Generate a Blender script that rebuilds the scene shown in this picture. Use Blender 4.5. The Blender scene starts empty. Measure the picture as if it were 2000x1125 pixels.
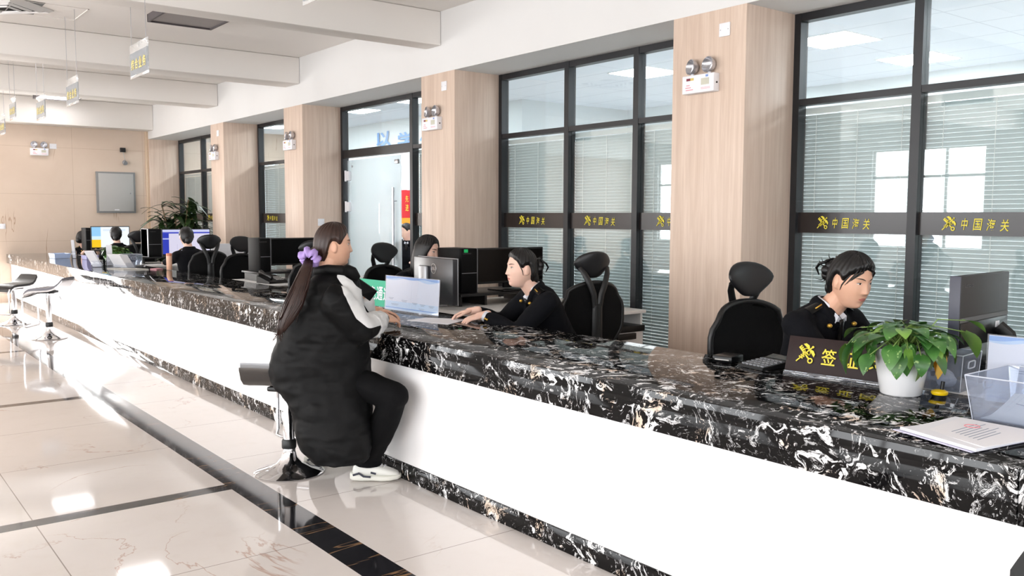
import bpy, bmesh, math, random
from mathutils import Vector as V, Matrix, Quaternion, noise
SC = bpy.context.scene
COL = SC.collection
PI = math.pi
# ------------------------------------------------------------------ camera
FPX, TILT, YAW, ROLL, CAMH = 1729.86, .0806055, .662876, .00332, 1.5
FW = V((math.sin(YAW)*math.cos(TILT), math.cos(YAW)*math.cos(TILT), -math.sin(TILT)))
_r = V((math.cos(YAW), -math.sin(YAW), 0)); _u = _r.cross(FW)
RT = math.cos(ROLL)*_r + math.sin(ROLL)*_u
UP = -math.sin(ROLL)*_r + math.cos(ROLL)*_u
EYE = V((0, 0, CAMH))
cam_data = bpy.data.cameras.new('camera'); cam = bpy.data.objects.new('camera', cam_data); COL.objects.link(cam)
cam_data.sensor_width = 36; cam_data.lens = 36*FPX/2000; cam_data.clip_start = .05; cam_data.clip_end = 200
cam.matrix_world = Matrix(((RT.x, UP.x, -FW.x, 0), (RT.y, UP.y, -FW.y, 0), (RT.z, UP.z, -FW.z, CAMH), (0, 0, 0, 1)))
SC.camera = cam
# ------------------------------------------------------------------ view, world, lights
SC.view_settings.view_transform = 'Standard'; SC.view_settings.look = 'None'
SC.view_settings.exposure = -0.09; SC.view_settings.gamma = 1.0
SC.cycles.use_denoising = True
SC.cycles.max_bounces = 10; SC.cycles.diffuse_bounces = 5; SC.cycles.glossy_bounces = 4; SC.cycles.transparent_max_bounces = 16
SC.cycles.sample_clamp_indirect = 8; SC.cycles.caustics_reflective = False; SC.cycles.caustics_refractive = False
W = bpy.data.worlds.new('overcast_sky'); SC.world = W; W.use_nodes = True
_bg = W.node_tree.nodes['Background']; _bg.inputs[0].default_value = (.86, .93, 1, 1); _bg.inputs[1].default_value = 2.2
def area(name, loc, rot, sx, sy, power, col=(1, 1, 1)):
    l = bpy.data.lights.new(name, 'AREA'); l.shape = 'RECTANGLE'; l.size = sx; l.size_y = sy; l.energy = power; l.color = col
    o = bpy.data.objects.new(name, l); COL.objects.link(o); o.location = loc; o.rotation_euler = rot; return o
# daylight through the hall's own windows (side wall, one window per bay) and its glazed entrance in the end wall
WIN_Y = [(-4.0, -2.3), (-1.8, .6), (1.2, 3.6), (4.6, 7.0), (8.0, 10.4), (11.4, 13.4), (14.2, 16.6)]
WIN_Z = (.85, 2.95)
DAY = 42.0
for y0, y1 in WIN_Y:
    area('daylight_window', (-7.14, (y0+y1)/2, sum(WIN_Z)/2), (0, -PI/2, 0), WIN_Z[1]-WIN_Z[0], y1-y0, DAY*(y1-y0)*2.1, (.97, .985, 1))
ENT_X, ENT_H = (.85, 2.25), 2.6
area('daylight_entrance', ((ENT_X[0]+ENT_X[1])/2, 17.62, ENT_H/2), (-PI/2, 0, 0), ENT_X[1]-ENT_X[0], ENT_H, 290, (1, .99, .97))
BACK_X = (-5.6, 3.6)
area('daylight_rear', (-1, -5.14, 1.9), (PI/2, 0, 0), 9.2, 2.1, 270, (.97, .985, 1))

# ------------------------------------------------------------------ helpers
def rayd(x, y): return (x-1000)/FPX*RT - (y-562.5)/FPX*UP + FW
def at(x, y, d): return EYE + rayd(x, y)*d
def onX(x, y, X): r = rayd(x, y); return EYE + r*(X/r.x)
def onY(x, y, Y): r = rayd(x, y); return EYE + r*(Y/r.y)
def onZ(x, y, Z): r = rayd(x, y); return EYE + r*((Z-CAMH)/r.z)
def sm(t): t = max(0., min(1., t)); return t*t*(3-2*t)
def lerp(a, b, t): return a+(b-a)*t
def frame(o, x, y, z): return Matrix(((x.x, y.x, z.x, o.x), (x.y, y.y, z.y, o.y), (x.z, y.z, z.z, o.z), (0, 0, 0, 1)))

class B:
    """collects shapes for ONE mesh"""
    def __init__(s): s.bm = bmesh.new(); s.M = Matrix(); s.mi = 0
    def v(s, p): return s.bm.verts.new(s.M @ V(p))
    def f(s, vs):
        try: fc = s.bm.faces.new(vs)
        except ValueError: return None
        fc.material_index = s.mi; return fc
    def box(s, x0, x1, y0, y1, z0, z1, bev=0, seg=2):
        vs = [s.v((x, y, z)) for z in (z0, z1) for y in (y0, y1) for x in (x0, x1)]
        fs = [s.f([vs[i] for i in q]) for q in ((0, 2, 3, 1), (4, 5, 7, 6), (0, 1, 5, 4), (2, 6, 7, 3), (0, 4, 6, 2), (1, 3, 7, 5))]
        if bev:
            es = list({e for f in fs for e in f.edges})
            r = bmesh.ops.bevel(s.bm, geom=es, offset=bev, segments=seg, affect='EDGES', profile=.5, clamp_overlap=True)
            for f in r['faces']: f.material_index = s.mi
        return s
    def quad(s, a, b, c, d): s.f([s.v(a), s.v(b), s.v(c), s.v(d)]); return s
    def loft(s, rings, caps=True, closed=True):
        R = [[s.v(p) for p in r] for r in rings]
        n = len(R[0])
        for a, b in zip(R, R[1:]):
            for i in range(n if closed else n-1):
                j = (i+1) % n; s.f([a[i], a[j], b[j], b[i]])
        if caps and closed: s.f(R[0][::-1]); s.f(R[-1])
        return s
    def grid(s, pts):
        return s.loft(pts, caps=False, closed=False)
    def tube(s, pts, r, n=10, caps=True, sq=1.0, hint=None):
        pts = [V(p) for p in pts]; m = len(pts)
        if not hasattr(r, '__len__'): r = [r]*m
        t = [(pts[min(i+1, m-1)]-pts[max(i-1, 0)]).normalized() for i in range(m)]
        h = V(hint) if hint is not None else (V((0, 0, 1)) if abs(t[0].z) < .9 else V((1, 0, 0)))
        x = (h - t[0]*h.dot(t[0])).normalized(); rings = []
        for i in range(m):
            if i: x = (x - t[i]*x.dot(t[i])).normalized()
            y = t[i].cross(x)
            ri = r[i]; a, b = (ri, ri*sq) if not hasattr(ri, '__len__') else ri
            rings.append([pts[i] + x*(a*math.cos(k*2*PI/n)) + y*(b*math.sin(k*2*PI/n)) for k in range(n)])
        return s.loft(rings, caps)
    def caps_(s, p0, p1, r0, r1, n=12):
        """tapered capsule"""
        p0, p1 = V(p0), V(p1); d = (p1-p0).normalized()
        pts, rr = [], []
        for k in range(4): a = PI/2*(1-k/4); pts.append(p0-d*r0*math.sin(a)); rr.append(max(r0*math.cos(a), r0*.05))
        pts += [p0, p1]; rr += [r0, r1]
        for k in range(1, 5): a = PI/2*k/4; pts.append(p1+d*r1*math.sin(a)); rr.append(max(r1*math.cos(a), r1*.05))
        h = V((0, 0, 1)) if abs(d.z) < .9 else V((1, 0, 0))
        x = (h-d*h.dot(d)).normalized(); y = d.cross(x)
        return s.loft([[p + x*(q*math.cos(k*2*PI/n)) + y*(q*math.sin(k*2*PI/n)) for k in range(n)] for p, q in zip(pts, rr)])
    def cyl(s, p0, p1, r0, r1=None, n=20): return s.tube([p0, p1], [r0, r0 if r1 is None else r1], n)
    def lathe(s, prof, n=32, o=(0, 0, 0), caps=True):
        o = V(o)
        return s.loft([[o+V((r*math.cos(k*2*PI/n), r*math.sin(k*2*PI/n), z)) for k in range(n)] for r, z in prof], caps)
    def ell(s, c, r, rot=None, nu=20, nv=12):
        c = V(c); rot = rot or Matrix.Identity(3); rings = []
        for j in range(nv+1):
            th = -PI/2 + PI*j/nv; ct = max(math.cos(th), .02)
            rings.append([c + rot @ V((r[0]*ct*math.cos(k*2*PI/nu), r[1]*ct*math.sin(k*2*PI/nu), r[2]*math.sin(th))) for k in range(nu)])
        return s.loft(rings)
    def prism(s, poly, z0, z1):
        a = [s.v((x, y, z0)) for x, y in poly]; b = [s.v((x, y, z1)) for x, y in poly]
        s.f(a[::-1]); s.f(b); n = len(poly)
        for i in range(n): j = (i+1) % n; s.f([a[i], a[j], b[j], b[i]])
        return s
    def mesh(s, me, M):
        """append an existing mesh"""
        vs = [s.v(M @ v.co) for v in me.vertices]
        for p in me.polygons: s.f([vs[i] for i in p.vertices])
        return s

def fin(b, smooth):
    me = bpy.data.meshes.new('m')
    bmesh.ops.recalc_face_normals(b.bm, faces=b.bm.faces)
    b.bm.to_mesh(me); b.bm.free()
    if smooth:
        me.polygons.foreach_set('use_smooth', [True]*len(me.polygons))
        if smooth < 180: me.set_sharp_from_angle(angle=math.radians(smooth))
    return me
def basis(o):
    m = o.matrix_basis.copy()
    while o.parent is not None: o = o.parent; m = o.matrix_basis @ m
    return m
def obj(name, b, mats, parent=None, smooth=40, world=False):
    me = b if isinstance(b, bpy.types.Mesh) else fin(b, smooth)
    me.name = name
    for m in (mats if isinstance(mats, (list, tuple)) else [mats]): me.materials.append(m)
    o = bpy.data.objects.new(name, me); COL.objects.link(o)
    if parent is not None:
        o.parent = parent
        if world: me.transform(basis(parent).inverted())
    return o
def tag(o, label=None, cat=None, group=None, kind=None):
    if label: o['label'] = label
    if cat: o['category'] = cat
    if group: o['group'] = group
    if kind: o['kind'] = kind
    return o
def thing(name, label, cat, loc=(0, 0, 0), rz=0, group=None, rot=None):
    o = bpy.data.objects.new(name, None); COL.objects.link(o); o.empty_display_size = .1
    o.matrix_basis = Matrix.Translation(V(loc)) @ (rot.to_4x4() if rot else Matrix.Rotation(rz, 4, 'Z'))
    return tag(o, label, cat, group)
def struct(name, b, mats, parent=None, smooth=30):
    o = obj(name, b, mats, parent, smooth)
    if parent is None: o['kind'] = 'structure'
    return o
def copy_tree(o, parent=None):
    c = o.copy(); COL.objects.link(c)
    if parent is not None: c.parent = parent
    for ch in list(o.children): copy_tree(ch, c)
    return c
def dup(o, loc, rz, label, group=None):
    c = copy_tree(o); c.matrix_basis = Matrix.Translation(V(loc)) @ Matrix.Rotation(rz, 4, 'Z')
    c['label'] = label
    if group: c['group'] = group
    return c
_txt = {}
def text_mesh(body, bold=0., res=3):
    k = (body, bold)
    if k not in _txt:
        c = bpy.data.curves.new('t', 'FONT'); c.body = body; c.offset = bold; c.resolution_u = res; c.extrude = .02
        o = bpy.data.objects.new('t', c); COL.objects.link(o)
        me = bpy.data.meshes.new_from_object(o.evaluated_get(bpy.context.evaluated_depsgraph_get()))
        bpy.data.objects.remove(o)
        xs = [v.co.x for v in me.vertices]; ys = [v.co.y for v in me.vertices]
        me.transform(Matrix.Translation((-(min(xs)+max(xs))/2, -(min(ys)+max(ys))/2, 0)))
        _txt[k] = (me, max(xs)-min(xs), max(ys)-min(ys))
    return _txt[k]
def text(b, body, M, w, h, bold=0., shear=0.):
    """letters w wide and h high in the local x-y plane of M"""
    me, tw, th = text_mesh(body, bold)
    S = Matrix.Diagonal((w/tw, h/th, .02, 1))
    if shear: S = Matrix(((1, shear, 0, 0), (0, 1, 0, 0), (0, 0, 1, 0), (0, 0, 0, 1))) @ S
    b.mesh(me, M @ S); return b
def displace(me, fn):
    cn = [(v.co.copy(), v.normal.copy()) for v in me.vertices]; out = []
    for co, no in cn: out.extend(fn(co, no))
    me.vertices.foreach_set('co', out); me.update()
def remesh(b, vox, it=4, fac=.5, noise_amp=0, noise_scale=10, seed=0):
    me = bpy.data.meshes.new('r'); bmesh.ops.recalc_face_normals(b.bm, faces=b.bm.faces); b.bm.to_mesh(me); b.bm.free()
    o = bpy.data.objects.new('r', me); COL.objects.link(o)
    m = o.modifiers.new('r', 'REMESH'); m.mode = 'VOXEL'; m.voxel_size = vox
    if it: s = o.modifiers.new('s', 'SMOOTH'); s.factor = fac; s.iterations = it
    r = bpy.data.meshes.new_from_object(o.evaluated_get(bpy.context.evaluated_depsgraph_get()))
    bpy.data.objects.remove(o); bpy.data.meshes.remove(me)
    if noise_amp:
        def fn(co, no):
            p = co*noise_scale + V((seed, 0, 0)); return co + no*(noise_amp*(noise.noise(p)+.5*noise.noise(p*2.3)))
        displace(r, fn)
    r.polygons.foreach_set('use_smooth', [True]*len(r.polygons))
    return r

# ------------------------------------------------------------------ materials
def lin(c): return c/12.92 if c <= .04045 else ((c+.055)/1.055)**2.4
def C(r, g, b): return (lin(r/255), lin(g/255), lin(b/255), 1)
class NT:
    def __init__(s, name):
        s.m = bpy.data.materials.new(name); s.m.use_nodes = True; s.t = s.m.node_tree; s.p = s.t.nodes['Principled BSDF']
        s.out = s.t.nodes['Material Output']
    def n(s, t, ins=None, **pr):
        nd = s.t.nodes.new(t)
        for k, v in pr.items(): setattr(nd, k, v)
        for k, v in (ins or {}).items(): s.set(nd.inputs[k], v)
        return nd
    def set(s, sock, v):
        if isinstance(v, bpy.types.NodeSocket): s.t.links.new(v, sock)
        else: sock.default_value = v
    def P(s, **k):
        for a, v in k.items(): s.set(s.p.inputs[a.replace('_', ' ')], v)
        return s
    def mt(s, op, a, b=0., c=0.): return s.n('ShaderNodeMath', {0: a, 1: b, 2: c}, operation=op).outputs[0]
    def step(s, x, lo, hi): return s.n('ShaderNodeMapRange', {0: x, 1: lo, 2: hi}, interpolation_type='SMOOTHSTEP').outputs[0]
    def co(s, kind='Object'): return s.n('ShaderNodeTexCoord').outputs[kind]
    def mp(s, v, sc=(1, 1, 1), rot=(0, 0, 0), loc=(0, 0, 0)): return s.n('ShaderNodeMapping', {0: v, 1: loc, 2: rot, 3: sc}).outputs[0]
    def noi(s, v, sc, det=4, ro=.5, dist=0.): return s.n('ShaderNodeTexNoise', {'Vector': v, 'Scale': sc, 'Detail': det, 'Roughness': ro, 'Distortion': dist})
    def mix(s, f, a, b): 
        nd = s.n('ShaderNodeMix', data_type='RGBA'); s.set(nd.inputs[0], f); s.set(nd.inputs[6], a); s.set(nd.inputs[7], b); return nd.outputs[2]
    def bump(s, h, st=.2, d=.01): s.set(s.p.inputs['Normal'], s.n('ShaderNodeBump', {'Height': h, 'Strength': st, 'Distance': d}).outputs[0]); return s
def mat(name, col, rough=.5, metal=0., var=.06, scale=14, spec=.5, bump=0., coat=0., **k):
    t = NT(name); nz = t.noi(t.co(), scale, 3).outputs[0]
    dark = tuple(c*(1-var) for c in col[:3])+(1,); lite = tuple(min(1, c*(1+var)) for c in col[:3])+(1,)
    t.P(Base_Color=t.mix(nz, dark, lite), Roughness=rough, Metallic=metal, Specular_IOR_Level=spec, Coat_Weight=coat, **k)
    if bump: t.bump(nz, bump)
    return t.m
def emis(name, col, st):
    t = NT(name); t.P(Base_Color=(0, 0, 0, 1), Emission_Color=col, Emission_Strength=st); return t.m
M = {}
M['wall'] = mat('white_plaster', C(224, 223, 222), .8, var=.015, scale=3)
M['ceil'] = mat('ceiling_paint', C(240, 235, 230), .85, var=.01, scale=3)
M['black'] = mat('black_plastic', C(13, 13, 14), .42, var=.1)
M['black_mesh'] = mat('black_chair_mesh', C(7, 7, 8), .85, spec=.2, var=.2, scale=300, bump=.3)
M['satin_black'] = mat('satin_black', C(7, 7, 8), .3, spec=.3)
M['tower'] = mat('tower_black', C(9, 9, 10), .6, spec=.15)
M['dark_frame'] = mat('dark_aluminium', C(24, 25, 29), .4, var=.05)
M['white_lam'] = mat('white_laminate', C(232, 230, 228), .35, var=.01)
M['white_gloss'] = mat('white_ceramic', C(240, 240, 241), .22, var=.01, coat=.3)
M['chrome'] = mat('chrome', C(225, 225, 228), .07, 1., var=.02)
M['steel'] = mat('brushed_steel', C(190, 190, 194), .28, 1., var=.05)
M['grey'] = mat('grey_enamel', C(176, 174, 171), .5, var=.02)
M['silver'] = mat('silver_plastic', C(150, 152, 156), .35, .5)
M['paper'] = mat('white_paper', C(236, 236, 242), .7, var=.01)
M['lilac_paper'] = mat('pale_lilac_file', C(205, 203, 226), .6, var=.02)
M['yellow'] = mat('yellow_lettering', C(232, 214, 60), .5, var=.02)
M['brown_plate'] = mat('dark_brown_plate', C(44, 32, 32), .5, var=.03, spec=.2)
M['leather'] = mat('black_vinyl', C(18, 18, 21), .4, var=.1, bump=.05)
M['grey_vinyl'] = mat('grey_vinyl', C(112, 110, 118), .45, var=.06, bump=.05)
M['white_plastic'] = mat('white_plastic', C(234, 234, 238), .4, var=.01)
M['red'] = mat('red_cloth', C(190, 24, 34), .7)
M['orange'] = mat('orange_fringe', C(240, 150, 30), .7)
M['screen_off'] = mat('dark_screen', C(4, 4, 5), .2, spec=.2)
M['green_card'] = mat('green_card', C(22, 168, 130), .4, var=.02)
M['blue'] = mat('blue_letters', C(98, 150, 206), .5)

def glassy(name, tint=(1, 1, 1, 1), refl=.06, rough=0., milk=0., milkc=(1, 1, 1, 1)):
    t = NT(name); t.t.nodes.remove(t.p)
    tr = t.n('ShaderNodeBsdfTransparent', {0: tint}).outputs[0]
    if milk:
        df = t.n('ShaderNodeBsdfDiffuse', {0: milkc}).outputs[0]
        tr = t.n('ShaderNodeMixShader', {0: milk, 1: tr, 2: df}).outputs[0]
    gl = t.n('ShaderNodeBsdfGlossy', {0: (1, 1, 1, 1), 1: rough}).outputs[0]
    g = t.n('ShaderNodeNewGeometry')
    cs = t.mt('ABSOLUTE', t.n('ShaderNodeVectorMath', {0: g.outputs['Incoming'], 1: g.outputs['Normal']}, operation='DOT_PRODUCT').outputs['Value'])
    fr = t.mt('MULTIPLY_ADD', t.mt('POWER', t.mt('SUBTRACT', 1., cs), 5.), 1-refl, refl)
    t.set(t.out.inputs[0], t.n('ShaderNodeMixShader', {0: fr, 1: tr, 2: gl}).outputs[0]); return t.m
M['glass'] = glassy('window_glass', (.93, .97, .97, 1), .07)
M['door_glass'] = glassy('door_glass', (.90, .95, .96, 1), .08, milk=.35, milkc=(.86, .93, .96, 1))
M['acrylic'] = glassy('clear_acrylic', (.90, .92, .95, 1), .05, milk=.05, milkc=(.80, .83, .92, 1))
M['acrylic_box'] = glassy('clear_acrylic_box', (.80, .83, .88, 1), .05, milk=.12, milkc=(.66, .70, .80, 1))
M['sign_acrylic'] = glassy('sign_acrylic', (.96, .97, .97, 1), .05, milk=.25, milkc=(.95, .95, .95, 1))
M['sign_grey'] = glassy('sign_grey_film', (.75, .78, .80, 1), .05, milk=.85, milkc=C(146, 152, 158))

def wood():
    t = NT('pale_oak_veneer'); c = t.co()
    g = t.noi(t.mp(c, (22, 22, .9)), 1.6, 6, .65, .35).outputs[0]
    k = t.noi(t.mp(c, (5, 5, .5)), 1.0, 3, .5, 1.2).outputs[0]
    f = t.mp(c, (160, 160, 2.5)); fi = t.noi(f, 1, 2).outputs[0]
    a = t.mix(t.step(g, .2, .85), C(204, 180, 162), C(226, 206, 190))
    a = t.mix(t.mt('MULTIPLY', t.step(k, .5, .8), .5), a, C(188, 164, 147))
    a = t.mix(t.mt('MULTIPLY', t.step(fi, .5, .8), .14), a, C(180, 155, 136))
    t.P(Base_Color=a, Roughness=.45, Specular_IOR_Level=.35); return t.m
M['wood'] = wood()
def vein(t, v, sc, w, det=5, dist=1.2):
    n = t.noi(v, sc, det, .55, dist).outputs[0]
    return t.mt('SUBTRACT', 1., t.step(t.mt('ABSOLUTE', t.mt('SUBTRACT', n, .5)), 0., w))
def floor_mat():
    t = NT('polished_stone_floor'); c = t.co(); s = t.n('ShaderNodeSeparateXYZ', {0: c}); X, Y = s.outputs[0], s.outputs[1]
    mt = t.mt
    def band(v, a, b): return mt('MULTIPLY', mt('GREATER_THAN', v, a), mt('LESS_THAN', v, b))
    leftside = mt('LESS_THAN', X, 1.72)
    yy = mt('FLOORED_MODULO', mt('SUBTRACT', Y, 4.70), 3.11)
    strip = mt('MAXIMUM', band(X, 1.72, 1.90), mt('MULTIPLY', leftside, mt('LESS_THAN', yy, .105)))
    jl = mt('LESS_THAN', mt('FLOORED_MODULO', mt('SUBTRACT', yy, .105), 1.0017), .005)
    jx = mt('LESS_THAN', mt('FLOORED_MODULO', mt('SUBTRACT', X, .757), .963), .005)
    jr = mt('LESS_THAN', mt('FLOORED_MODULO', mt('SUBTRACT', Y, 3.258), 1.015), .005)
    j = mt('MAXIMUM', mt('MULTIPLY', leftside, mt('MAXIMUM', jl, jx)), mt('MULTIPLY', mt('GREATER_THAN', X, 1.9), jr))
    nz = t.noi(c, 1.3, 5, .6, .6).outputs[0]; n2 = t.noi(c, 9, 4).outputs[0]
    base = t.mix(nz, C(211, 203, 198), C(223, 217, 213))
    base = t.mix(t.mt('MULTIPLY', t.step(n2, .5, .8), .25), base, C(206, 196, 187))
    msk = t.step(t.noi(t.mp(c, loc=(5, 2, 0)), .9, 2).outputs[0], .5, .62)
    v1 = mt('MULTIPLY', vein(t, t.mp(c, (1, .7, 1), (0, 0, .5)), 1.1, .006, 9, .7), msk)
    base = t.mix(mt('MULTIPLY', v1, .55), base, C(168, 122, 96))
    bn = t.noi(c, 6, 5).outputs[0]
    blk = t.mix(bn, C(22, 22, 25), C(42, 42, 46))
    v2 = vein(t, t.mp(c, (.5, 3, 1), (0, 0, .25)), 1.2, .006, 4, .4)
    blk = t.mix(mt('MULTIPLY', v2, .8), blk, C(150, 116, 84))
    col = t.mix(strip, base, blk)
    col = t.mix(mt('MULTIPLY', j, mt('SUBTRACT', .75, mt('MULTIPLY', strip, .5))), col, C(118, 104, 94))
    t.P(Base_Color=col, Roughness=t.mt('MULTIPLY_ADD', nz, .03, .045), Specular_IOR_Level=.65); return t.m
M['floor'] = floor_mat()
def black_marble():
    t = NT('black_swirl_marble'); c = t.co(); mt = t.mt
    w = t.noi(c, 4.0, 3, .55, .4).outputs[1]
    v = t.n('ShaderNodeVectorMath', {0: t.n('ShaderNodeVectorMath', {0: w, 1: (.5, .5, .5)}, operation='SUBTRACT').outputs[0], 'Scale': .55}, operation='SCALE').outputs[0]
    p = t.mp(t.n('ShaderNodeVectorMath', {0: c, 1: v}, operation='ADD').outputs[0], (1, 1, .7), (0, .25, 0))
    n1 = t.noi(p, 13, 6, .62, .6).outputs[0]
    n2 = t.noi(p, 38, 5, .7, .5).outputs[0]
    big = t.step(t.noi(c, 2.4, 3, .6).outputs[0], .42, .62)
    chips = t.step(mt('MULTIPLY_ADD', big, .085, n1), .640, .658)
    ring = mt('MULTIPLY', t.step(mt('SINE', mt('MULTIPLY', n1, 120)), .45, .7), t.step(mt('MULTIPLY_ADD', big, .05, n1), .585, .60))
    small = mt('MULTIPLY', t.step(n2, .575, .61), t.step(t.noi(c, 7, 3).outputs[0], .38, .55))
    a = mt('MAXIMUM', mt('MAXIMUM', chips, mt('MULTIPLY', ring, .9)), mt('MULTIPLY', small, .8))
    hole = mt('MULTIPLY', t.step(n2, .50, .55), t.step(n1, .62, .66))
    a = mt('MULTIPLY', a, mt('SUBTRACT', 1., mt('MULTIPLY', hole, .85)))
    wc = t.mix(t.step(t.noi(c, 7, 2).outputs[0], .54, .64), C(232, 232, 233), C(218, 198, 180))
    t.P(Base_Color=t.mix(a, C(10, 9, 10), wc), Roughness=.045, Specular_IOR_Level=.24); return t.m
M['marble'] = black_marble()
def white_panel():
    t = NT('white_stone_panel'); c = t.co()
    v = t.mt('MULTIPLY', vein(t, t.mp(c, (1, .6, 1.2), (.4, 0, 0)), .8, .02, 4, .8), t.step(t.noi(c, .7, 2).outputs[0], .5, .65))
    t.P(Base_Color=t.mix(t.mt('MULTIPLY', v, .35), C(250, 249, 250), C(226, 210, 212)), Roughness=.12, Specular_IOR_Level=.5); return t.m
M['panel'] = white_panel()
def stone_wall():
    t = NT('beige_marble_tiles'); c = t.co(); s = t.n('ShaderNodeSeparateXYZ', {0: c}); mt = t.mt
    nz = t.noi(c, 1.1, 6, .6, .8).outputs[0]; n2 = t.noi(c, 7, 4).outputs[0]
    col = t.mix(nz, C(204, 184, 166), C(222, 204, 188)); col = t.mix(mt('MULTIPLY', n2, .3), col, C(206, 184, 164))
    msk = t.step(t.noi(t.mp(c, loc=(3, 1, 4)), .7, 2).outputs[0], .51, .60)
    v = mt('MULTIPLY', vein(t, t.mp(c, (1.5, 1, .28)), .8, .0055, 5, .5), msk)
    col = t.mix(mt('MULTIPLY', v, .7), col, C(150, 112, 82))
    j = mt('MAXIMUM', mt('LESS_THAN', mt('FLOORED_MODULO', mt('SUBTRACT', s.outputs[2], .22), .82), .006), mt('LESS_THAN', mt('FLOORED_MODULO', s.outputs[0], 1.2), .006))
    t.P(Base_Color=t.mix(mt('MULTIPLY', j, .45), col, C(160, 136, 112)), Roughness=.25); return t.m
M['stone_wall'] = stone_wall()
def office_ceiling():
    t = NT('office_ceiling_tiles'); c = t.co(); s = t.n('ShaderNodeSeparateXYZ', {0: c}); mt = t.mt
    j = mt('MAXIMUM', mt('LESS_THAN', mt('FLOORED_MODULO', s.outputs[0], .6), .018), mt('LESS_THAN', mt('FLOORED_MODULO', s.outputs[1], 1.2), .012))
    t.P(Base_Color=t.mix(mt('MULTIPLY', j, .5), C(232, 238, 246), C(176, 186, 198)), Roughness=.8); return t.m
M['office_ceiling'] = office_ceiling()
M['office_wall'] = mat('office_wall_paint', C(214, 220, 222), .8, var=.01)
M['blind'] = mat('blind_slat', C(188, 195, 196), .4, var=.02)
M['lamp_on'] = emis('lit_panel', (1, .98, 1, 1), 9)
M['office_lamp'] = emis('office_lit_panel', (.94, .965, 1, 1), 44)
M['lamp_off'] = mat('unlit_diffuser', C(150, 144, 142), .5)
M['lamp_frame'] = mat('lamp_frame', C(82, 76, 78), .5)
# ------------------------------------------------------------------ the hall
CZ, XL, YF, YB, XC, XW, SOF = 3.50, -7.0, -5.0, 17.33, 4.90, 5.47, 2.91
struct('floor', B().box(-7.2, 10.1, -5.2, 17.9, -.1, 0), M['floor'])
b = B(); b.box(-7.2, XC, -5.2, 17.5, CZ, CZ+.1)
struct('ceiling', b, M['ceil'])
for y0 in (-3.15, .25, 3.97, 7.42, 10.67, 13.6, 16.95):
    struct('beam', B().box(XL, XC-.002, y0, y0+(.26 if y0 < 8 else .42 if y0 < 16 else .379), 3.17 if y0 < 16 else 3.05, CZ-.002, .012), M['ceil'])
struct('wall_service_side', B().box(XC, XW+.14, -5.2, 17.5, SOF, CZ+.1), M['wall'])
def wall_open(axis, c0, c1, lo, hi, z1, opens, zo):
    b = B()
    def add(a0, a1, z0, z2):
        if a1-a0 > 1e-3 and z2-z0 > 1e-3: b.box(*((c0, c1, a0, a1) if axis == 'x' else (a0, a1, c0, c1)), z0, z2)
    p = lo
    for a0, a1 in opens: add(p, a0, 0, z1); add(a0, a1, 0, zo[0]); add(a0, a1, zo[1], z1); p = a1
    add(p, hi, 0, z1); return b
struct('wall_daylight_side', wall_open('x', -7.2, XL, -5.2, 17.5, CZ, WIN_Y, WIN_Z), M['wall'])
bw = wall_open('y', YB, YB+.2, XL, 10.1, CZ+.1, [ENT_X, (6.55, 7.5)], (0, ENT_H))
struct('wall_end', bw, M['stone_wall'])
struct('wall_rear', wall_open('y', -5.2, YF, XL, 10.1, CZ+.1, [BACK_X], (.85, 2.95)), M['wall'])
def hall_window(n, axis, c, a0, a1, z0, z1, parts, bars):
    b = B(); w = .03
    def bar(p0, p1, q0, q1): b.box(*((c-.03, c+.03, p0, p1) if axis == 'x' else (p0, p1, c-.03, c+.03)), q0, q1)
    bar(a0, a1, z0, z0+.05); bar(a0, a1, z1-.05, z1)
    for k in range(parts+1):
        p = lerp(a0+w, a1-w, k/parts); bar(p-w, p+w, z0+.05, z1-.05)
    for z in bars: bar(a0, a1, z-.025, z+.025)
    return struct('window_%d' % n, b, M['white_lam'])
for i, (y0, y1) in enumerate(WIN_Y): hall_window(10+i, 'x', -7.08, y0, y1, *WIN_Z, 3, [2.35])
hall_window(20, 'y', YB+.1, *ENT_X, 0, ENT_H, 6, [2.2])
hall_window(21, 'y', -5.1, *BACK_X, .85, 2.95, 8, [2.35])
hall_window(22, 'y', YB+.1, 6.55, 7.5, .0, ENT_H, 2, [1.0, 2.45])
# wood-clad columns
COLS = [(-3.15, -2.5), (.25, .9), (3.764, 4.404), (7.19, 7.793), (10.62, 11.19), (13.41, 13.965)]
for y0, y1 in COLS: struct('column', B().box(XC, XW+.06, y0, y1, 0, SOF+.004, .006), M['wood'])
struct('column', B().box(XC, XW+.06, 17.26, YB, 0, SOF+.004, .006), M['wood'])
struct('trim_corner', B().box(XC-.05, XC, 17.29, YB, 0, 3.05, .004), mat('corner_trim', C(214, 190, 164), .5))

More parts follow.
